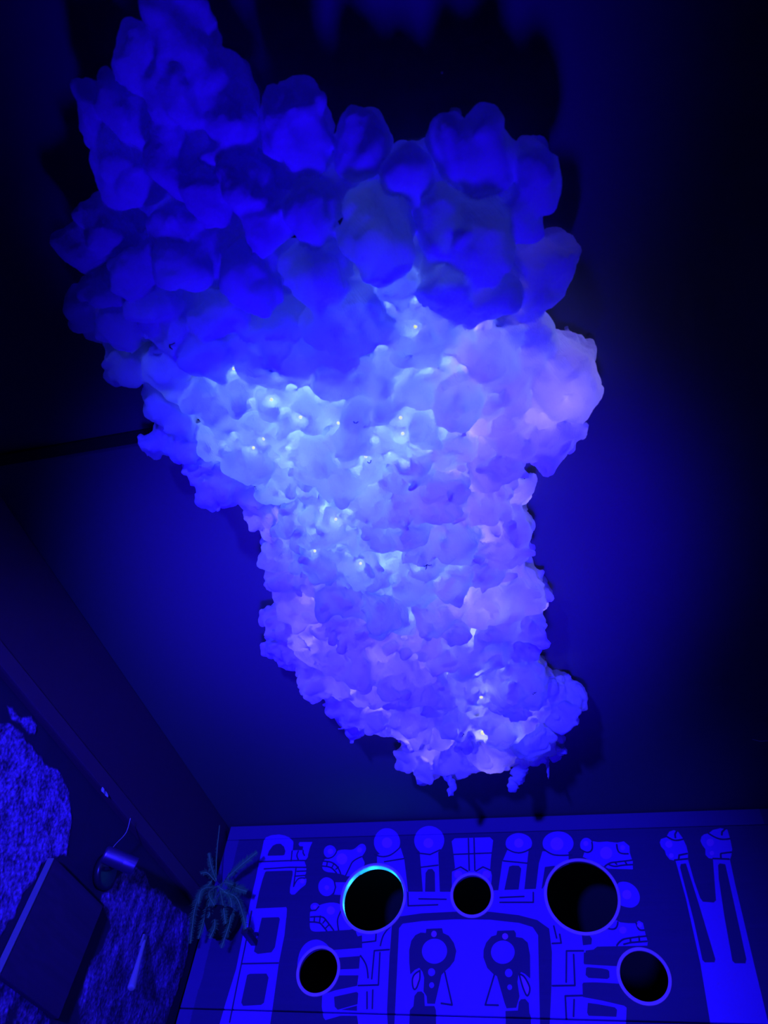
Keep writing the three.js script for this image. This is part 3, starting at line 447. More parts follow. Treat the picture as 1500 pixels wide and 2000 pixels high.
// ---------------------------------------------------------------- round holes in the mural
const rimMat = mat(C(0.95, 0.45, 0.72), 0.6);
const HLABEL = ['large round black hole with a cyan lit inner edge, left in the mural', 'large round black hole with a pale rim, upper right in the mural', 'middle-sized round black hole under the striped crest, top centre of the mural', 'small round black hole at the lower left of the mural', 'small round black hole at the lower right of the mural'];
HOLES.forEach(([x, y, r, lit], k) => {
  const h = thing('porthole', HLABEL[k], 'porthole', [x, y, ZM], 'round holes in the mural');
  const ri = r - 0.0145, prof = [[ri, 0.0005], [ri, 0.005], [ri + 0.002, 0.007], [r - 0.002, 0.007], [r, 0.005], [r, 0.0005]].map((q) => new THREE.Vector2(...q));
  part('rim', new THREE.LatheGeometry(prof, 72).rotateX(Math.PI / 2), rimMat, h);
  if (lit) part('sleeve', new THREE.CylinderGeometry(ri, ri, 0.03, 72, 1, true).rotateX(Math.PI / 2).translate(0, 0, -0.011), mat(C(0.6, 0.8, 0.85), 0.7, { side: THREE.DoubleSide }), h);
  if (lit) { // a cyan strip lamp lines the upper and left side of this tube
    const a0 = 0.55, a1 = 3.75, em = new THREE.MeshStandardMaterial({ color: C(0.2, 0.5, 0.6), emissive: C(0.012, 0.36, 0.95), emissiveIntensity: 1, side: THREE.DoubleSide });
    const g = new THREE.CylinderGeometry(ri - 0.0015, ri - 0.0015, 0.026, 64, 1, true, a0, a1 - a0).rotateX(Math.PI / 2).translate(0, 0, -0.014);
    const s = part('light_strip', g, em, h); s.userData.label = 'cyan glowing strip';
    for (const a of [0.9, 1.7, 2.6, 3.4]) { // its light, at the strip
      const l = new THREE.PointLight(C(0.03, 0.4, 1), 0.012, 0, 2); l.name = 'strip_light'; l.castShadow = true; l.position.set(x + (ri - 0.02) * Math.cos(a), y + (ri - 0.02) * Math.sin(a), ZM - 0.01); scene.add(l);
    }
  }
});

// ---------------------------------------------------------------- the cotton cloud
const fibre = noiseTexture(512, 512, (i, j) => { // matted fibres: wandering streaks of two sizes
  const w = 6 * fbm(i / 60, j / 60, 1, 3), v = 128 + 70 * fbm(i / 34 + w, j / 9 - w, 5, 3) + 60 * fbm(i / 6 - w, j / 22 + w, 9, 3); return [v, v, v];
}); fibre.wrapS = fibre.wrapT = THREE.MirroredRepeatWrapping;
const cotton = new THREE.MeshPhysicalMaterial({ bumpMap: fibre, bumpScale: 0.0035, color: C(0.64, 0.66, 0.86), roughness: 1, transmission: 0.42, thickness: 0, specularIntensity: 0.1, side: THREE.DoubleSide });
const cloud = thing('cotton_cloud', 'big cloud of white cotton tufts hung under the ceiling, glowing from inside', 'cloud', [-0.5, CEIL, -1.6]);
const grid = (() => {
  const h = 0.007, x0 = -1.42, y0 = 3.06, z0 = -3.32, nx = Math.ceil(1.86 / h), ny = Math.ceil((CEIL - 0.002 - y0) / h) + 1, nz = Math.ceil(3.56 / h);
  const sum = new Float32Array(nx * ny * nz), near = new Float32Array(nx * ny * nz).fill(1e9), id = new Uint16Array(nx * ny * nz);
  const wx = new Float32Array(nx * ny * nz).fill(9), wy = new Float32Array(nx * ny * nz), wz = new Float32Array(nx * ny * nz);
  const kk = 0.0055, at = (i, j, k) => i + nx * (j + ny * k);
  PUFFS.forEach((q, n) => {
    const [cx, cy, cz, rx, ry, rz] = q.map((v) => v / 1000), R = Math.max(rx, ry, rz), m = 0.04;
    const i0 = Math.max(0, Math.floor((cx - rx - m - x0) / h)), i1 = Math.min(nx - 1, Math.ceil((cx + rx + m - x0) / h));
    const j0 = Math.max(0, Math.floor((cy - ry - m - y0) / h)), k0 = Math.max(0, Math.floor((cz - rz - m - z0) / h)), k1 = Math.min(nz - 1, Math.ceil((cz + rz + m - z0) / h));
    for (let k = k0; k <= k1; k++) for (let j = j0; j < ny; j++) for (let i = i0; i <= i1; i++) {
      const cell = at(i, j, k);
      if (wx[cell] === 9) { // tufts are pulled out of round
        const X = x0 + i * h, Y = y0 + j * h, Z = z0 + k * h;
        wx[cell] = 0.030 * N3(X * 8, Y * 8, Z * 8) + 0.016 * N3(X * 19, Y * 19, Z * 19);
        wy[cell] = 0.030 * N3(X * 8 + 40, Y * 8, Z * 8) + 0.012 * N3(X * 19 + 40, Y * 19, Z * 19);
        wz[cell] = 0.030 * N3(X * 8, Y * 8 + 40, Z * 8) + 0.016 * N3(X * 19, Y * 19 + 40, Z * 19);
      }
      let dx = x0 + i * h - cx + wx[cell], dy = y0 + j * h - cy + wy[cell], dz = z0 + k * h - cz + wz[cell], s = 1;
      if (dy > 0) { s = 1 - 0.35 * Math.min(1, (dy / Math.max(0.03, CEIL - cy)) ** 2); dy *= 0.15; }
      const ax = dx / (rx * s), ay = dy / ry, az = dz / (rz * s), l = Math.sqrt(ax * ax + ay * ay + az * az);
      const g = Math.sqrt((ax / rx) ** 2 + (ay / ry) ** 2 + (az / rz) ** 2);
      const d = l < 1e-4 ? -R : l * (l - 1) / g;
      if (d > m) continue;
      const c = at(i, j, k); sum[c] += Math.exp(-Math.max(d, -0.25) / kk); if (d < near[c]) { near[c] = d; id[c] = n; }
    }
  });
  const d = near; // becomes the field
  for (let c = 0; c < d.length; c++) d[c] = sum[c] > 0 ? -kk * Math.log(sum[c]) : 0.05;
  // lobes of the cotton: small soft ones in the near half, denser knots farther in
  for (let k = 0; k < nz; k++) for (let j = 0; j < ny; j++) for (let i = 0; i < nx; i++) {
    const c = at(i, j, k), v = d[c]; if (v > 0.035 || v < -0.05) continue;
    const x = x0 + i * h, y = y0 + j * h, z = z0 + k * h, w = Math.max(0, Math.min(1, (-z - 0.75) / 0.5));
    const warp = 0.35 * N3(x * 9, y * 9, z * 9);
    const b1 = Math.abs(N3(x * 11 + warp, y * 11, z * 11 - warp)), b2 = Math.abs(N3(x * 23 + warp, y * 23 + 5, z * 23)), b3 = Math.abs(N3(x * 47, y * 47 + warp, z * 47));
    d[c] = v - (0.012 + 0.016 * w) * b1 * 1.6 - (0.005 + 0.011 * w) * b2 * 1.6 - (0.001 + 0.002 * w) * b3 * 1.6 + 0.008 + 0.009 * w;
  }
  return { h, x0, y0, z0, nx, ny, nz, d, id, at };
})();
function underside(x, z) { // height of the cloud's lower surface at (x, z)
  const { h, x0, y0, z0, ny, d, at } = grid, i = Math.round((x - x0) / h), k = Math.round((z - z0) / h);
  for (let j = 0; j < ny; j++) if (d[at(i, j, k)] < 0) return y0 + j * h;
  return CEIL - 0.05;
}
// the lamps lie in the folds between the tufts
const ledSpots = [];
LEDS.forEach(([x, z, kind]) => {
  if (kind === 4) { ledSpots.push({ x: x / 1000, z: z / 1000, y: CEIL - 0.122, kind }); return; } // added blue fill, deep in the cotton
  const n = kind === 2 ? 1 : kind === 0 ? 5 : 2;
  for (let q = 0; q < n; q++) {
    let best = null; const R = q === 0 ? 0.035 : 0.12;
    for (let t = 0; t < (q === 0 ? 90 : 140); t++) {
      const a = rnd() * 6.283, r = R * Math.sqrt(rnd()), X = x / 1000 + r * Math.cos(a), Z = z / 1000 + r * Math.sin(a), y = underside(X, Z);
      if (ledSpots.some((s) => Math.hypot(s.x - X, s.z - Z) < 0.045)) continue;
      const around = (underside(X + 0.04, Z) + underside(X - 0.04, Z) + underside(X, Z + 0.04) + underside(X, Z - 0.04)) / 4, fold = Math.min(0.05, y - around);
      if (y < CEIL - 0.075 && (!best || fold > best.fold)) best = { x: X, z: Z, y, kind, fold, first: q === 0 };
    }
    if (best) ledSpots.push(best);
  }
});
{ // hollows in the cotton where the lamps sit
  const { h, x0, y0, z0, nx, ny, nz, d, at } = grid;
  for (const s of ledSpots) {
    if (s.kind === 4) continue;
    const r = s.kind === 2 ? 0.024 : s.kind === 3 ? 0.008 : s.first ? 0.016 : 0.012, n = Math.ceil((r + 0.03) / h), ci = Math.round((s.x - x0) / h), cj = Math.round((s.y - y0) / h), ck = Math.round((s.z - z0) / h);
    for (let k = ck - n; k <= ck + n; k++) for (let j = Math.max(0, cj - n); j <= Math.min(ny - 1, cj + n); j++) for (let i = ci - n; i <= ci + n; i++) {
      const dx = x0 + i * h - s.x, dy = y0 + j * h - s.y, dz = z0 + k * h - s.z;
      const q = r * (1 + 0.8 * N3(dx * 40 + s.x * 90, dy * 40, dz * 40)) - Math.hypot(dx * 0.75, dy, dz), c = at(i, j, k), a = d[c], e = Math.max(0, 0.02 - Math.abs(a - q)) / 0.02;
      d[c] = Math.max(a, q) + e * e * 0.02 * 0.25;
    }
  }
}
{ // surface nets, cut into one mesh per tuft
  const { h, x0, y0, z0, nx, ny, nz, d, id, at } = grid;
  const vid = new Int32Array(nx * ny * nz).fill(-1), pos = [], own = [];
  const off = [[0, 0, 0], [1, 0, 0], [0, 1, 0], [1, 1, 0], [0, 0, 1], [1, 0, 1], [0, 1, 1], [1, 1, 1]];
  const edges = [[0, 1], [2, 3], [4, 5], [6, 7], [0, 2], [1, 3], [4, 6], [5, 7], [0, 4], [1, 5], [2, 6], [3, 7]];
  for (let k = 0; k < nz - 1; k++) for (let j = 0; j < ny - 1; j++) for (let i = 0; i < nx - 1; i++) {
    let mask = 0; const v = [];
    for (let o = 0; o < 8; o++) { const w = d[at(i + off[o][0], j + off[o][1], k + off[o][2])]; v.push(w); if (w < 0) mask |= 1 << o; }
    if (mask === 0 || mask === 255) continue;
    let sx = 0, sy = 0, sz = 0, n = 0;
    for (const [a, b] of edges) if ((v[a] < 0) !== (v[b] < 0)) { const t = v[a] / (v[a] - v[b]); sx += off[a][0] + t * (off[b][0] - off[a][0]); sy += off[a][1] + t * (off[b][1] - off[a][1]); sz += off[a][2] + t * (off[b][2] - off[a][2]); n++; }
    let best = at(i, j, k); for (let o = 0; o < 8; o++) { const c = at(i + off[o][0], j + off[o][1], k + off[o][2]); if (v[o] < d[best]) best = c; }
    vid[at(i, j, k)] = pos.length / 3; own.push(id[best]); pos.push(x0 + (i + sx / n) * h, y0 + (j + sy / n) * h, z0 + (k + sz / n) * h);
  }
  const tris = [];
  const quad = (a, b, c, e, flip) => { if (a < 0 || b < 0 || c < 0 || e < 0) return; if (flip) tris.push(a, c, b, a, e, c); else tris.push(a, b, c, a, c, e); };
  for (let k = 1; k < nz - 1; k++) for (let j = 1; j < ny - 1; j++) for (let i = 1; i < nx - 1; i++) {
    const s = d[at(i, j, k)] < 0;
    if (s !== (d[at(i + 1, j, k)] < 0)) quad(vid[at(i, j - 1, k - 1)], vid[at(i, j, k - 1)], vid[at(i, j, k)], vid[at(i, j - 1, k)], !s);
    if (s !== (d[at(i, j + 1, k)] < 0)) quad(vid[at(i - 1, j, k - 1)], vid[at(i - 1, j, k)], vid[at(i, j, k)], vid[at(i, j, k - 1)], !s);
    if (s !== (d[at(i, j, k + 1)] < 0)) quad(vid[at(i - 1, j - 1, k)], vid[at(i, j - 1, k)], vid[at(i, j, k)], vid[at(i - 1, j, k)], !s);
  }
  { // drop the closed pockets inside the cotton
    const up = new Int32Array(pos.length / 3).map((_, i) => i), find = (v) => { while (up[v] !== v) { up[v] = up[up[v]]; v = up[v]; } return v; };
    for (let t = 0; t < tris.length; t += 3) { up[find(tris[t])] = find(tris[t + 1]); up[find(tris[t + 1])] = find(tris[t + 2]); }
    const n = new Map(); for (let t = 0; t < tris.length; t += 3) { const r = find(tris[t]); n.set(r, (n.get(r) || 0) + 1); }
    const keep = []; for (let t = 0; t < tris.length; t += 3) if (n.get(find(tris[t])) > 1200) keep.push(tris[t], tris[t + 1], tris[t + 2]);
    console.log('outer surface', keep.length / 3, 'of', tris.length / 3); tris.length = 0; for (const v of keep) tris.push(v);
  }
  const g = new THREE.BufferGeometry(); g.setAttribute('position', new THREE.Float32BufferAttribute(pos, 3)); g.setIndex(tris); g.computeVertexNormals();
  const P = g.attributes.position, Nn = g.attributes.normal;
  for (let v = 0; v < P.count; v++) { // fine fluff
    const x = P.getX(v), y = P.getY(v), z = P.getZ(v), a = 0.0030 * fbm(x * 70, y * 70, z * 70, 3) + 0.0008 * (rnd() - 0.5);
    P.setXYZ(v, x + a * Nn.getX(v), y + a * Nn.getY(v), z + a * Nn.getZ(v));
  }
  g.computeVertexNormals();
  for (let pass = 0; pass < 4; pass++) { // clean borders between the tufts
    const votes = new Map();
    for (let t = 0; t < tris.length; t += 3) for (let e = 0; e < 3; e++) { const a = tris[t + e], o = own[tris[t + (e + 1) % 3]], key = a * 512 + o; votes.set(key, (votes.get(key) || 0) + 1); }
    const top = new Map(); for (const [key, n] of votes) { const a = Math.floor(key / 512); if (!top.has(a) || top.get(a)[1] < n) top.set(a, [key % 512, n]); }
    for (const [a, [o, n]] of top) if (n >= 4) own[a] = o;
  }
  let pieces = [];
  for (let round = 0; round < 8; round++) { // islands join the tuft around them, so that each tuft is one connected piece
    const up = new Int32Array(own.length).map((_, i) => i), find = (v) => { while (up[v] !== v) { up[v] = up[up[v]]; v = up[v]; } return v; };
    for (let t = 0; t < tris.length; t += 3) for (const [a, c] of [[0, 1], [1, 2], [2, 0]]) if (own[tris[t + a]] === own[tris[t + c]]) up[find(tris[t + a])] = find(tris[t + c]);
    const size = new Map(), main = new Map();
    for (let v = 0; v < own.length; v++) { const r = find(v); size.set(r, (size.get(r) || 0) + 1); }
    for (const [r, n] of size) if (!main.has(own[r]) || size.get(main.get(own[r])) < n) main.set(own[r], r);
    const votes = new Map(); let moved = 0;
    for (let t = 0; t < tris.length; t += 3) for (let q = 0; q < 3; q++) { const a = tris[t + q], c = tris[t + (q + 1) % 3]; for (const [s, o] of [[a, c], [c, a]]) { const r = find(s); if (main.get(own[s]) !== r && own[o] !== own[s]) { const m = votes.get(r) || votes.set(r, new Map()).get(r); m.set(own[o], (m.get(own[o]) || 0) + 1); } } }
    const to = new Map(); for (const [r, m] of votes) to.set(r, [...m].sort((a, c) => c[1] - a[1])[0][0]);
    const next = own.slice(); for (let v = 0; v < own.length; v++) { const r = find(v); if (to.has(r)) { next[v] = to.get(r); moved++; } }
    for (let v = 0; v < own.length; v++) own[v] = next[v];
    if (!moved) break;
  }
  const buckets = new Map();
  for (let t = 0; t < tris.length; t += 3) { const [a, c, e] = [own[tris[t]], own[tris[t + 1]], own[tris[t + 2]]], o = c === e ? c : a; if (!buckets.has(o)) buckets.set(o, []); buckets.get(o).push(tris[t], tris[t + 1], tris[t + 2]); }
  pieces = [...buckets].sort((a, c) => a[0] - c[0]).map((q) => q[1]);
  for (const list of pieces) {
    const map = new Map(), p2 = [], n2 = [], u2 = [], ix = [];
    for (const v of list) { let m = map.get(v); if (m === undefined) { m = p2.length / 3; map.set(v, m); p2.push(P.getX(v) + 0.5, P.getY(v) - CEIL, P.getZ(v) + 1.6); n2.push(Nn.getX(v), Nn.getY(v), Nn.getZ(v)); u2.push((P.getX(v) + 0.6 * P.getY(v)) * 4, (P.getZ(v) - 0.6 * P.getY(v)) * 4); } ix.push(m); }
    const q = new THREE.BufferGeometry(); q.setAttribute('position', new THREE.Float32BufferAttribute(p2, 3)); q.setAttribute('normal', new THREE.Float32BufferAttribute(n2, 3)); q.setAttribute('uv', new THREE.Float32BufferAttribute(u2, 2)); q.setIndex(ix);
    part('cotton_tuft', q, cotton, cloud);
  }
  console.log('cloud triangles', tris.length / 3, 'tufts', pieces.length, 'lamps', ledSpots.length);
}
// unseen baffle added inside the cloud, holds the core light off its near half
{
  const line = [[-1119, -615], [-977, -659], [-843, -682], [-735, -730], [-637, -760], [-541, -795], [-448, -786], [-355, -705], [-267, -630], [-190, -650], [-122, -723], [-22, -779]];
  const cv = new THREE.CatmullRomCurve3(line.map(([x, z]) => V(x / 1000, 0, z / 1000))), n = 160, p = [], ix = [];
  for (let i = 0; i <= n; i++) {
    const q = cv.getPoint(i / n), t = cv.getTangent(i / n), lo = Math.min(CEIL - 0.02, underside(q.x, q.z) + 0.02);
    for (const [s, y] of [[-1, CEIL - 0.006], [-1, lo], [1, lo], [1, CEIL - 0.006]]) p.push(q.x - s * t.z * 0.012 + 0.5, y - CEIL, q.z + s * t.x * 0.012 + 1.6);
    if (i) for (let k = 0; k < 3; k++) { const a = 4 * (i - 1) + k, e = 4 * i + k; ix.push(a, e, a + 1, e, e + 1, a + 1); }
  }
  const g = new THREE.BufferGeometry(); g.setAttribute('position', new THREE.Float32BufferAttribute(p, 3)); g.setIndex(ix); g.computeVertexNormals();
  g.setAttribute('uv', new THREE.Float32BufferAttribute(new Float32Array(p.length / 3 * 2).map((_, i) => p[3 * (i >> 1) + 2 * (i & 1)] * 4), 2));
  part('added_baffle', g, cotton, cloud);
}
// wisps of cotton that hang from the far end
for (const pts of WISPS) {
  const cv = new THREE.CatmullRomCurve3(pts.map(([x, y, z]) => V(x / 1000 + 0.5, y / 1000 - CEIL, z / 1000 + 1.6))), g = new THREE.TubeGeometry(cv, 28, 1, 14), p = g.attributes.position;
  const wide = pts[0][3] / 1000, tip = pts[0][4] / 1000;
  for (let i = 0; i <= 28; i++) { const c = cv.getPoint(i / 28); for (let j = 0; j <= 14; j++) { const v = i * 15 + j, d = V(p.getX(v) - c.x, p.getY(v) - c.y, p.getZ(v) - c.z), jj = j % 14, t = i / 28; const s = (wide + (tip - wide) * t) * (1 + 0.9 * N3(c.x * 60 + jj * 0.45, c.y * 60, c.z * 60)) * (t > 0.9 ? Math.max(0.05, (1 - t) * 10) : 1); p.setXYZ(v, c.x + d.x * s, c.y + d.y * s, c.z + d.z * s); } }
  g.computeVertexNormals(); part('cotton_wisp', g, cotton, cloud);
}
// small dark wire clips that hold the cotton
CLIPS.forEach(([x, z]) => {
  const X = x / 1000, Z = z / 1000, y = underside(X, Z) - 0.002, list = [];
  for (let a = 0; a < 3; a++) { const t = rnd() * 6.28, l = 0.008 + 0.012 * rnd(); list.push(tube([[X + 0.5, y - CEIL, Z + 1.6], [X + 0.5 + l * 0.5 * Math.cos(t), y - 0.006 - CEIL, Z + 1.6 + l * 0.5 * Math.sin(t)], [X + 0.5 + l * Math.cos(t), y - 0.003 - CEIL, Z + 1.6 + l * Math.sin(t)]], 0.0014, 6, 5)); }
  part('wire_clip', mergeGeometries(list), mat(C(0.02, 0.02, 0.02), 0.5), cloud);
});

// ---------------------------------------------------------------- string of lamps inside the cloud, with the added blue fill
const string = cloud;
ledSpots.forEach((s) => {
  const kd = LEDKIND[s.kind], y = Math.min(CEIL - 0.02, s.kind === 2 ? s.y + 0.008 : s.first && s.kind < 2 ? s.y + 0.013 : s.y + 0.03), c = kd.color;
  const b = part('bulb', new THREE.SphereGeometry(s.kind === 2 ? 0.009 : s.kind === 1 ? 0.007 : 0.005, 14, 10), new THREE.MeshStandardMaterial({ color: C(0.6, 0.6, 0.05), emissive: C(0.72, 0.76, 0.3), emissiveIntensity: 1 }), string);
  b.position.set(s.x + 0.5, y - CEIL, s.z + 1.6);
  const l = new THREE.PointLight(C(...c), kd.cd, 0, 2); l.name = 'string_light'; l.castShadow = true; if (s.first && s.kind < 3) l.intensity *= 0.6; l.shadow.radius = 0.3; l.position.set(s.x, y, s.z); scene.add(l);
});
part('cable', tube(ledSpots.filter((s) => s.kind < 3).map((s) => [s.x + 0.5, Math.min(-0.012, s.y + 0.075 - CEIL), s.z + 1.6]), 0.0015, 240, 5), mat(C(0.7, 0.7, 0.7), 0.5), string);

// ---------------------------------------------------------------- fern in the corner
const FERN = [-1.87, 3.225, -3.40];
const fern = thing('hanging_fern', 'dull green fern hanging in the corner at the left of the mural', 'fern', FERN);
const fernMat = new THREE.MeshPhysicalMaterial({ color: C(0.10, 0.6, 0.12), roughness: 0.9, transmission: 0.25, thickness: 0, side: THREE.DoubleSide });
const stemMat = mat(C(0.25, 0.95, 0.22), 0.7);
function frond(pts, w, dense = 1, swap = 1) {
  const c = new THREE.CatmullRomCurve3(pts.map((p) => V(p[0] - FERN[0], p[1] - FERN[1], p[2] - FERN[2]))), L = c.getLength();
  const f = part('frond', new THREE.TubeGeometry(c, 16, 0.0017, 5), stemMat, fern);
  const n = Math.max(8, Math.round(L / 0.0058 * dense)), list = [];
  for (let i = 2; i < n; i++) for (const s of [-1, 1]) {
    if (swap === 0 && s > 0) continue;
    const t = i / n, p = c.getPoint(t), tg = c.getTangent(t), side = V(tg.y, -tg.x, 0.35 * (rnd() - 0.5)).normalize().multiplyScalar(s);
    const l = w * (0.35 + 0.65 * Math.sin(Math.PI * (0.1 + 0.85 * t))) * (0.7 + 0.6 * rnd()), d = side.multiplyScalar(0.85).add(tg.clone().multiplyScalar(0.5)).add(V(0, 0, 0.5 * (rnd() - 0.4))).normalize();
    const q = tg.clone().multiplyScalar(0.0012), e = p.clone().add(d.clone().multiplyScalar(l)), m = p.clone().add(d.clone().multiplyScalar(l * 0.5)).add(V(0, 0, 0.002));
    const g = new THREE.BufferGeometry(); const a = p.clone().sub(q), b = p.clone().add(q), m1 = m.clone().sub(q.clone().multiplyScalar(1.3)), m2 = m.clone().add(q.clone().multiplyScalar(1.3));
    g.setAttribute('position', new THREE.Float32BufferAttribute([a, m1, b, b, m1, m2, m1, e, m2].flatMap((u) => [u.x, u.y, u.z]), 3)); g.computeVertexNormals(); list.push(g);
  }
  const lf = part('leaflets', mergeGeometries(list), fernMat, f); lf.userData.kind = 'stuff';
}
const fz = (a, z = []) => a.map((p, i) => [p[0], p[1], z[i] ?? -3.36]);
frond(fz([[-1.889, 3.233], [-1.915, 3.353], [-1.945, 3.518]], [-3.39, -3.37, -3.36]), 0.012, 0.8, 0);
frond(fz([[-1.828, 3.24], [-1.751, 3.291], [-1.673, 3.353]], [-3.38, -3.35, -3.34]), 0.030, 1.6);
frond(fz([[-1.84, 3.232], [-1.754, 3.18], [-1.677, 3.154]], [-3.38, -3.35, -3.34]), 0.034, 1.6);
frond(fz([[-1.889, 3.233], [-1.93, 3.3], [-1.955, 3.36]], [-3.39, -3.37, -3.35]), 0.022, 1.3);
frond(fz([[-1.886, 3.225], [-1.935, 3.257], [-1.955, 3.242]], [-3.38, -3.35, -3.33]), 0.024, 1);
frond(fz([[-1.906, 3.233], [-1.94, 3.119], [-1.911, 2.919]], [-3.38, -3.35, -3.35]), 0.030, 1.2);
frond(fz([[-1.857, 3.194], [-1.767, 3.13], [-1.739, 3.034], [-1.748, 2.904]]), 0.030, 1.2);
frond(fz([[-1.835, 3.168], [-1.741, 3.138], [-1.674, 3.046], [-1.645, 2.988]]), 0.026, 1.2);
frond(fz([[-1.881, 3.181], [-1.884, 3.058], [-1.886, 2.948]], [-3.38, -3.37, -3.37]), 0.026, 1.1);
frond(fz([[-1.867, 3.181], [-1.832, 3.106], [-1.839, 3.022]], [-3.37, -3.33, -3.32]), 0.028, 1.2);
frond(fz([[-1.844, 3.181], [-1.78, 3.082], [-1.742, 2.999]], [-3.37, -3.33, -3.33]), 0.028, 1.2);
frond(fz([[-1.86, 3.2], [-1.80, 3.19], [-1.74, 3.17]], [-3.38, -3.32, -3.30]), 0.03, 1.2);
frond(fz([[-1.86, 3.2], [-1.86, 3.13], [-1.80, 3.06]], [-3.37, -3.30, -3.28]), 0.03, 1.2);
frond(fz([[-1.87, 3.2], [-1.91, 3.15], [-1.90, 3.08]], [-3.38, -3.31, -3.30]), 0.028, 1.2);
frond(fz([[-1.81, 3.03], [-1.79, 2.98], [-1.80, 2.93]], [-3.33, -3.32, -3.32]), 0.026, 1.1);
{ // dark round basket with moss, and its hook on the wall
  const prof = [[0.001, -0.10], [0.05, -0.095], [0.078, -0.05], [0.085, 0], [0.08, 0.004], [0.07, -0.005], [0.001, -0.01]].map((q) => new THREE.Vector2(...q));
  const gb = new THREE.LatheGeometry(prof, 28), p = gb.attributes.position;
  for (let i = 0; i < p.count; i++) { const s = 1 + 0.18 * fbm(p.getX(i) * 30, p.getY(i) * 30, p.getZ(i) * 30, 2); p.setXYZ(i, p.getX(i) * s, p.getY(i) * s, p.getZ(i) * s); }
  gb.computeVertexNormals(); gb.translate(0.06, -0.145, 0.0);
  part('basket', gb, mat(C(0.018, 0.022, 0.016), 0.95), fern);
  part('hanger', mergeGeometries([[-0.02, -0.135], [0.14, -0.135]].map(([x, y]) => tube([[x, y, 0], [0.03, 0.06, -0.02], [0.03, 0.10, -0.09]], 0.0016, 16, 5))), mat(C(0.02, 0.02, 0.02), 0.5), fern);
}
{ // dark clip on the end of the long frond
  const g = thing('plant_clip', 'small dark clip holding a fern tip against the mural', 'clip', [-1.654, 2.985, -3.38]);
  part('jaw', rbox(-0.016, 0.016, -0.012, 0.012, -0.13, 0.012, 0.003), mat(C(0.05, 0.04, 0.06), 0.4), g);
  part('lever', rbox(0.006, 0.03, 0.006, 0.016, -0.03, 0.01, 0.002), mat(C(0.05, 0.04, 0.06), 0.4), g);
}

// ---------------------------------------------------------------- things on the left wall
{
  const g = thing('wall_panel', 'square dark board fixed on the left wall between the bare plaster patches', 'panel', [XLOW, 2.40, -2.49]);
  const wood = noiseTexture(256, 256, (i, j) => { let s = 88 + 16 * fbm(i / 60, j / 14, 2, 4); if (fbm(i / 9, j / 9, 8, 2) > 0.62) s = 105; return [s * 0.9, s * 0.5, s]; }, true);
  part('face', metricUV(rbox(0.001, 0.03, 0, 0.40, -0.2, 0.2, 0.004), 2.4), mat(C(1, 1, 1), 0.7, { map: wood }), g);
  part('lit_edge', rbox(0.004, 0.032, 0.004, 0.396, 0.2, 0.206, 0.002), mat(C(0.22, 0.22, 0.22), 0.7), g);  // lighter colour stands in for the lit side of the board
}
{
  const g = thing('spotlight', 'unlit black cylinder spotlight on a round base on the left wall', 'spotlight', [XLOW, 2.916, -2.639]);
  const black = mat(C(0.30, 0.16, 0.42), 0.36, { metalness: 0.85 });
  part('base', new THREE.LatheGeometry([[0.001, 0.03], [0.055, 0.03], [0.068, 0.024], [0.07, 0.0], [0.001, 0]].map((q) => new THREE.Vector2(...q)), 40).rotateZ(-Math.PI / 2), mat(C(0.03, 0.02, 0.04), 0.35), g);
  const a = V(0.10, -0.012, 0.172), b = V(0.2077, -0.025, 0.087), dir = b.clone().sub(a);
  part('arm', tube([[0.02, 0, 0.02], [0.07, -0.01, 0.05], [0.13, -0.03, 0.11]], 0.009, 12, 8), mat(C(0.03, 0.02, 0.04), 0.4), g);
  const L = dir.length(), head = part('head', new THREE.LatheGeometry([[0.001, 0], [0.026, 0], [0.033, 0.006], [0.034, 0.012], [0.034, L * 0.62], [0.032, L * 0.63], [0.034, L * 0.64], [0.034, L - 0.003], [0.033, L], [0.029, L], [0.028, L - 0.03], [0.001, L - 0.03]].map((q) => new THREE.Vector2(...q)), 48), black, g);
  head.position.copy(a); head.quaternion.setFromUnitVectors(V(0, 1, 0), dir.clone().normalize());
  part('lamp_lens', new THREE.CylinderGeometry(0.027, 0.027, 0.003, 32).translate(0, L - 0.026, 0), mat(C(0.1, 0.1, 0.1), 0.15), head);
  part('cable', tube([[0.06, 0.215, 0.041], [0.06, 0.157, 0.031], [0.06, 0.079, 0.071], [0.08, 0.005, 0.122], [0.1, -0.02, 0.17]], 0.0017, 24, 6), mat(C(0.5, 0.5, 0.55), 0.5), g);
}
{
  const g = thing('wall_peg', 'pale tapered wooden peg leaning out of the bare plaster left of the mural', 'peg', [XLOW, 2.613, -3.06]);
  const a = V(0.012, 0.216, -0.036), b = V(0.075, 0.0, 0.04), d = b.clone().sub(a), L = d.length();
  const m = part('shaft', new THREE.LatheGeometry([[0.001, 0], [0.008, 0.001], [0.011, L * 0.5], [0.017, L - 0.012], [0.016, L - 0.004], [0.010, L], [0.001, L]].map((q) => new THREE.Vector2(...q)), 24), mat(C(0.5, 0.45, 0.5), 0.7), g);
  m.position.copy(a); m.quaternion.setFromUnitVectors(V(0, 1, 0), d.normalize());
  part('fixing_plate', rbox(0.002, 0.014, 0.19, 0.24, -0.05, -0.02, 0.003), mat(C(0.3, 0.3, 0.32), 0.7), g);
}
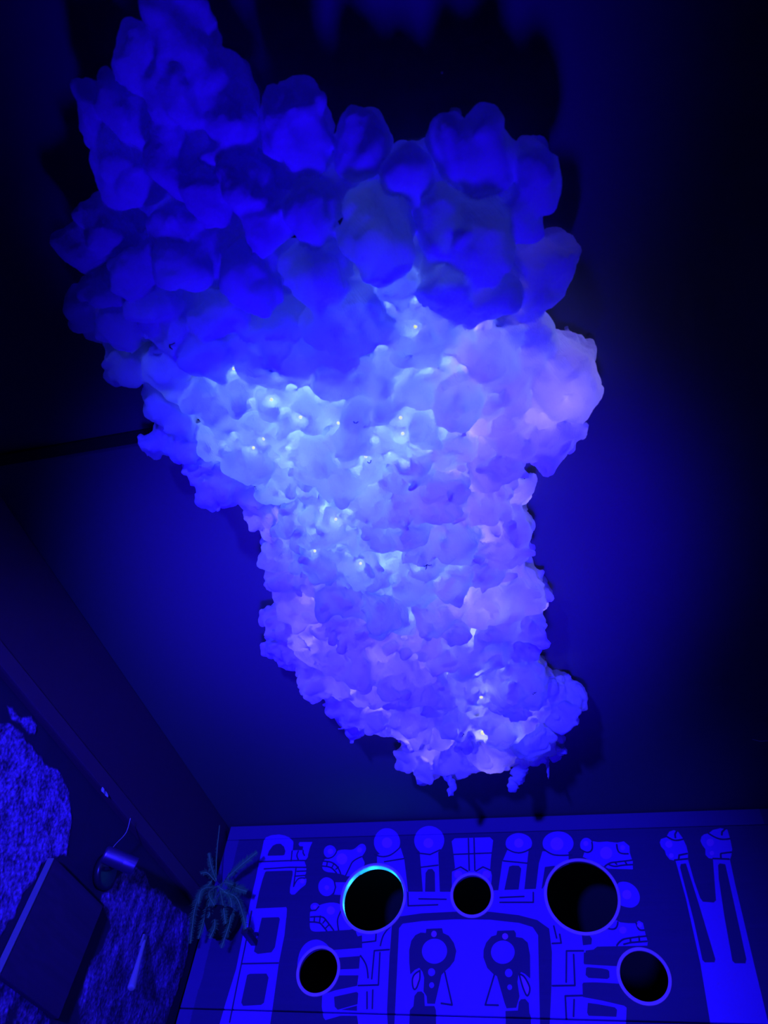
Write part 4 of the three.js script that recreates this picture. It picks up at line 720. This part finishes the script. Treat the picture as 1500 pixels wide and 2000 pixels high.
{ // scrap of white tape on the ledge
  const g = new THREE.PlaneGeometry(0.055, 0.016, 10, 4).rotateY(Math.PI / 2), p = g.attributes.position;
  for (let i = 0; i < p.count; i++) p.setX(i, p.getX(i) + 0.012 * fbm(p.getZ(i) * 40, p.getY(i) * 50, 2, 2) + 0.008);
  g.computeVertexNormals(); const o = part('tape_scrap', g, mat(C(0.8, 0.8, 0.85), 0.8, { side: THREE.DoubleSide }), scene); o.position.set(XL + 0.006, LEDGE - 0.008, -2.386);
  tag(o, 'torn scrap of pale tape on the edge of the left wall ledge', 'tape');
}
tag(part('loose_thread', tube([[0.732, 3.54, -2.865], [0.765, 3.545, -2.888], [0.80, 3.56, -2.911], [0.87, 3.6, -2.99]], 0.0017, 16, 5), mat(C(0.85, 0.85, 0.9), 0.8), scene), 'thin white thread hanging from the ceiling at the right edge', 'thread');
tag(part('paint_speck', new THREE.SphereGeometry(0.003, 8, 6).scale(1, 0.5, 1).translate(-0.103, CEIL - 0.001, -0.183), mat(C(0.9, 0.9, 0.95), 0.8), scene), 'tiny pale speck on the dark ceiling above the cloud', 'speck');

// ---------------------------------------------------------------- the two floodlights and the added wash lamp (outside the picture)
function floodlight(name, label, l) {
  const g = thing(name, label, 'floodlight', l.at), dir = V(...l.to).sub(V(...l.at)).normalize();
  const hgrp = part('housing', rbox(-0.09, 0.09, -0.07, 0.07, 0.03, 0.10, 0.008), mat(C(0.03, 0.03, 0.03), 0.5), g);
  const lens = part('lens', new THREE.PlaneGeometry(0.15, 0.11).translate(0, 0, 0), new THREE.MeshStandardMaterial({ color: C(0.1, 0.1, 0.1), emissive: C(...l.color), emissiveIntensity: 0.8, side: THREE.DoubleSide }), g);
  for (const o of [hgrp, lens]) o.quaternion.setFromUnitVectors(V(0, 0, -1), dir);
  lens.position.copy(dir.clone().multiplyScalar(-0.02));
  return g;
}
const upl = floodlight('floor_floodlight', 'blue floodlight on a floor stand turned up to the cloud', LAMPS.uplight);
part('stand', mergeGeometries([boxAt(-0.012, 0.012, -0.93, -0.06, 0.04, 0.064), boxAt(-0.15, 0.15, -0.95, -0.93, -0.05, 0.17)]), mat(C(0.03, 0.03, 0.03), 0.5), upl);
const fl = floodlight('stand_floodlight', 'blue floodlight on a tall stand behind the viewer turned to the mural', LAMPS.flood);
part('stand', mergeGeometries([boxAt(-0.012, 0.012, -1.58, -0.05, 0.05, 0.074), boxAt(-0.15, 0.15, -1.6, -1.58, -0.05, 0.17)]), mat(C(0.03, 0.03, 0.03), 0.5), fl);

const ws = floodlight('added_wash_lamp', 'added unseen blue lamp on a stand below the mural, brightens the near end of the cloud', LAMPS.addedWash);
part('stand', mergeGeometries([boxAt(-0.012, 0.012, -1.23, -0.06, -0.064, -0.04), boxAt(-0.15, 0.15, -1.25, -1.23, -0.17, 0.05)]), mat(C(0.03, 0.03, 0.03), 0.5), ws);

renderer.render(scene, camera);
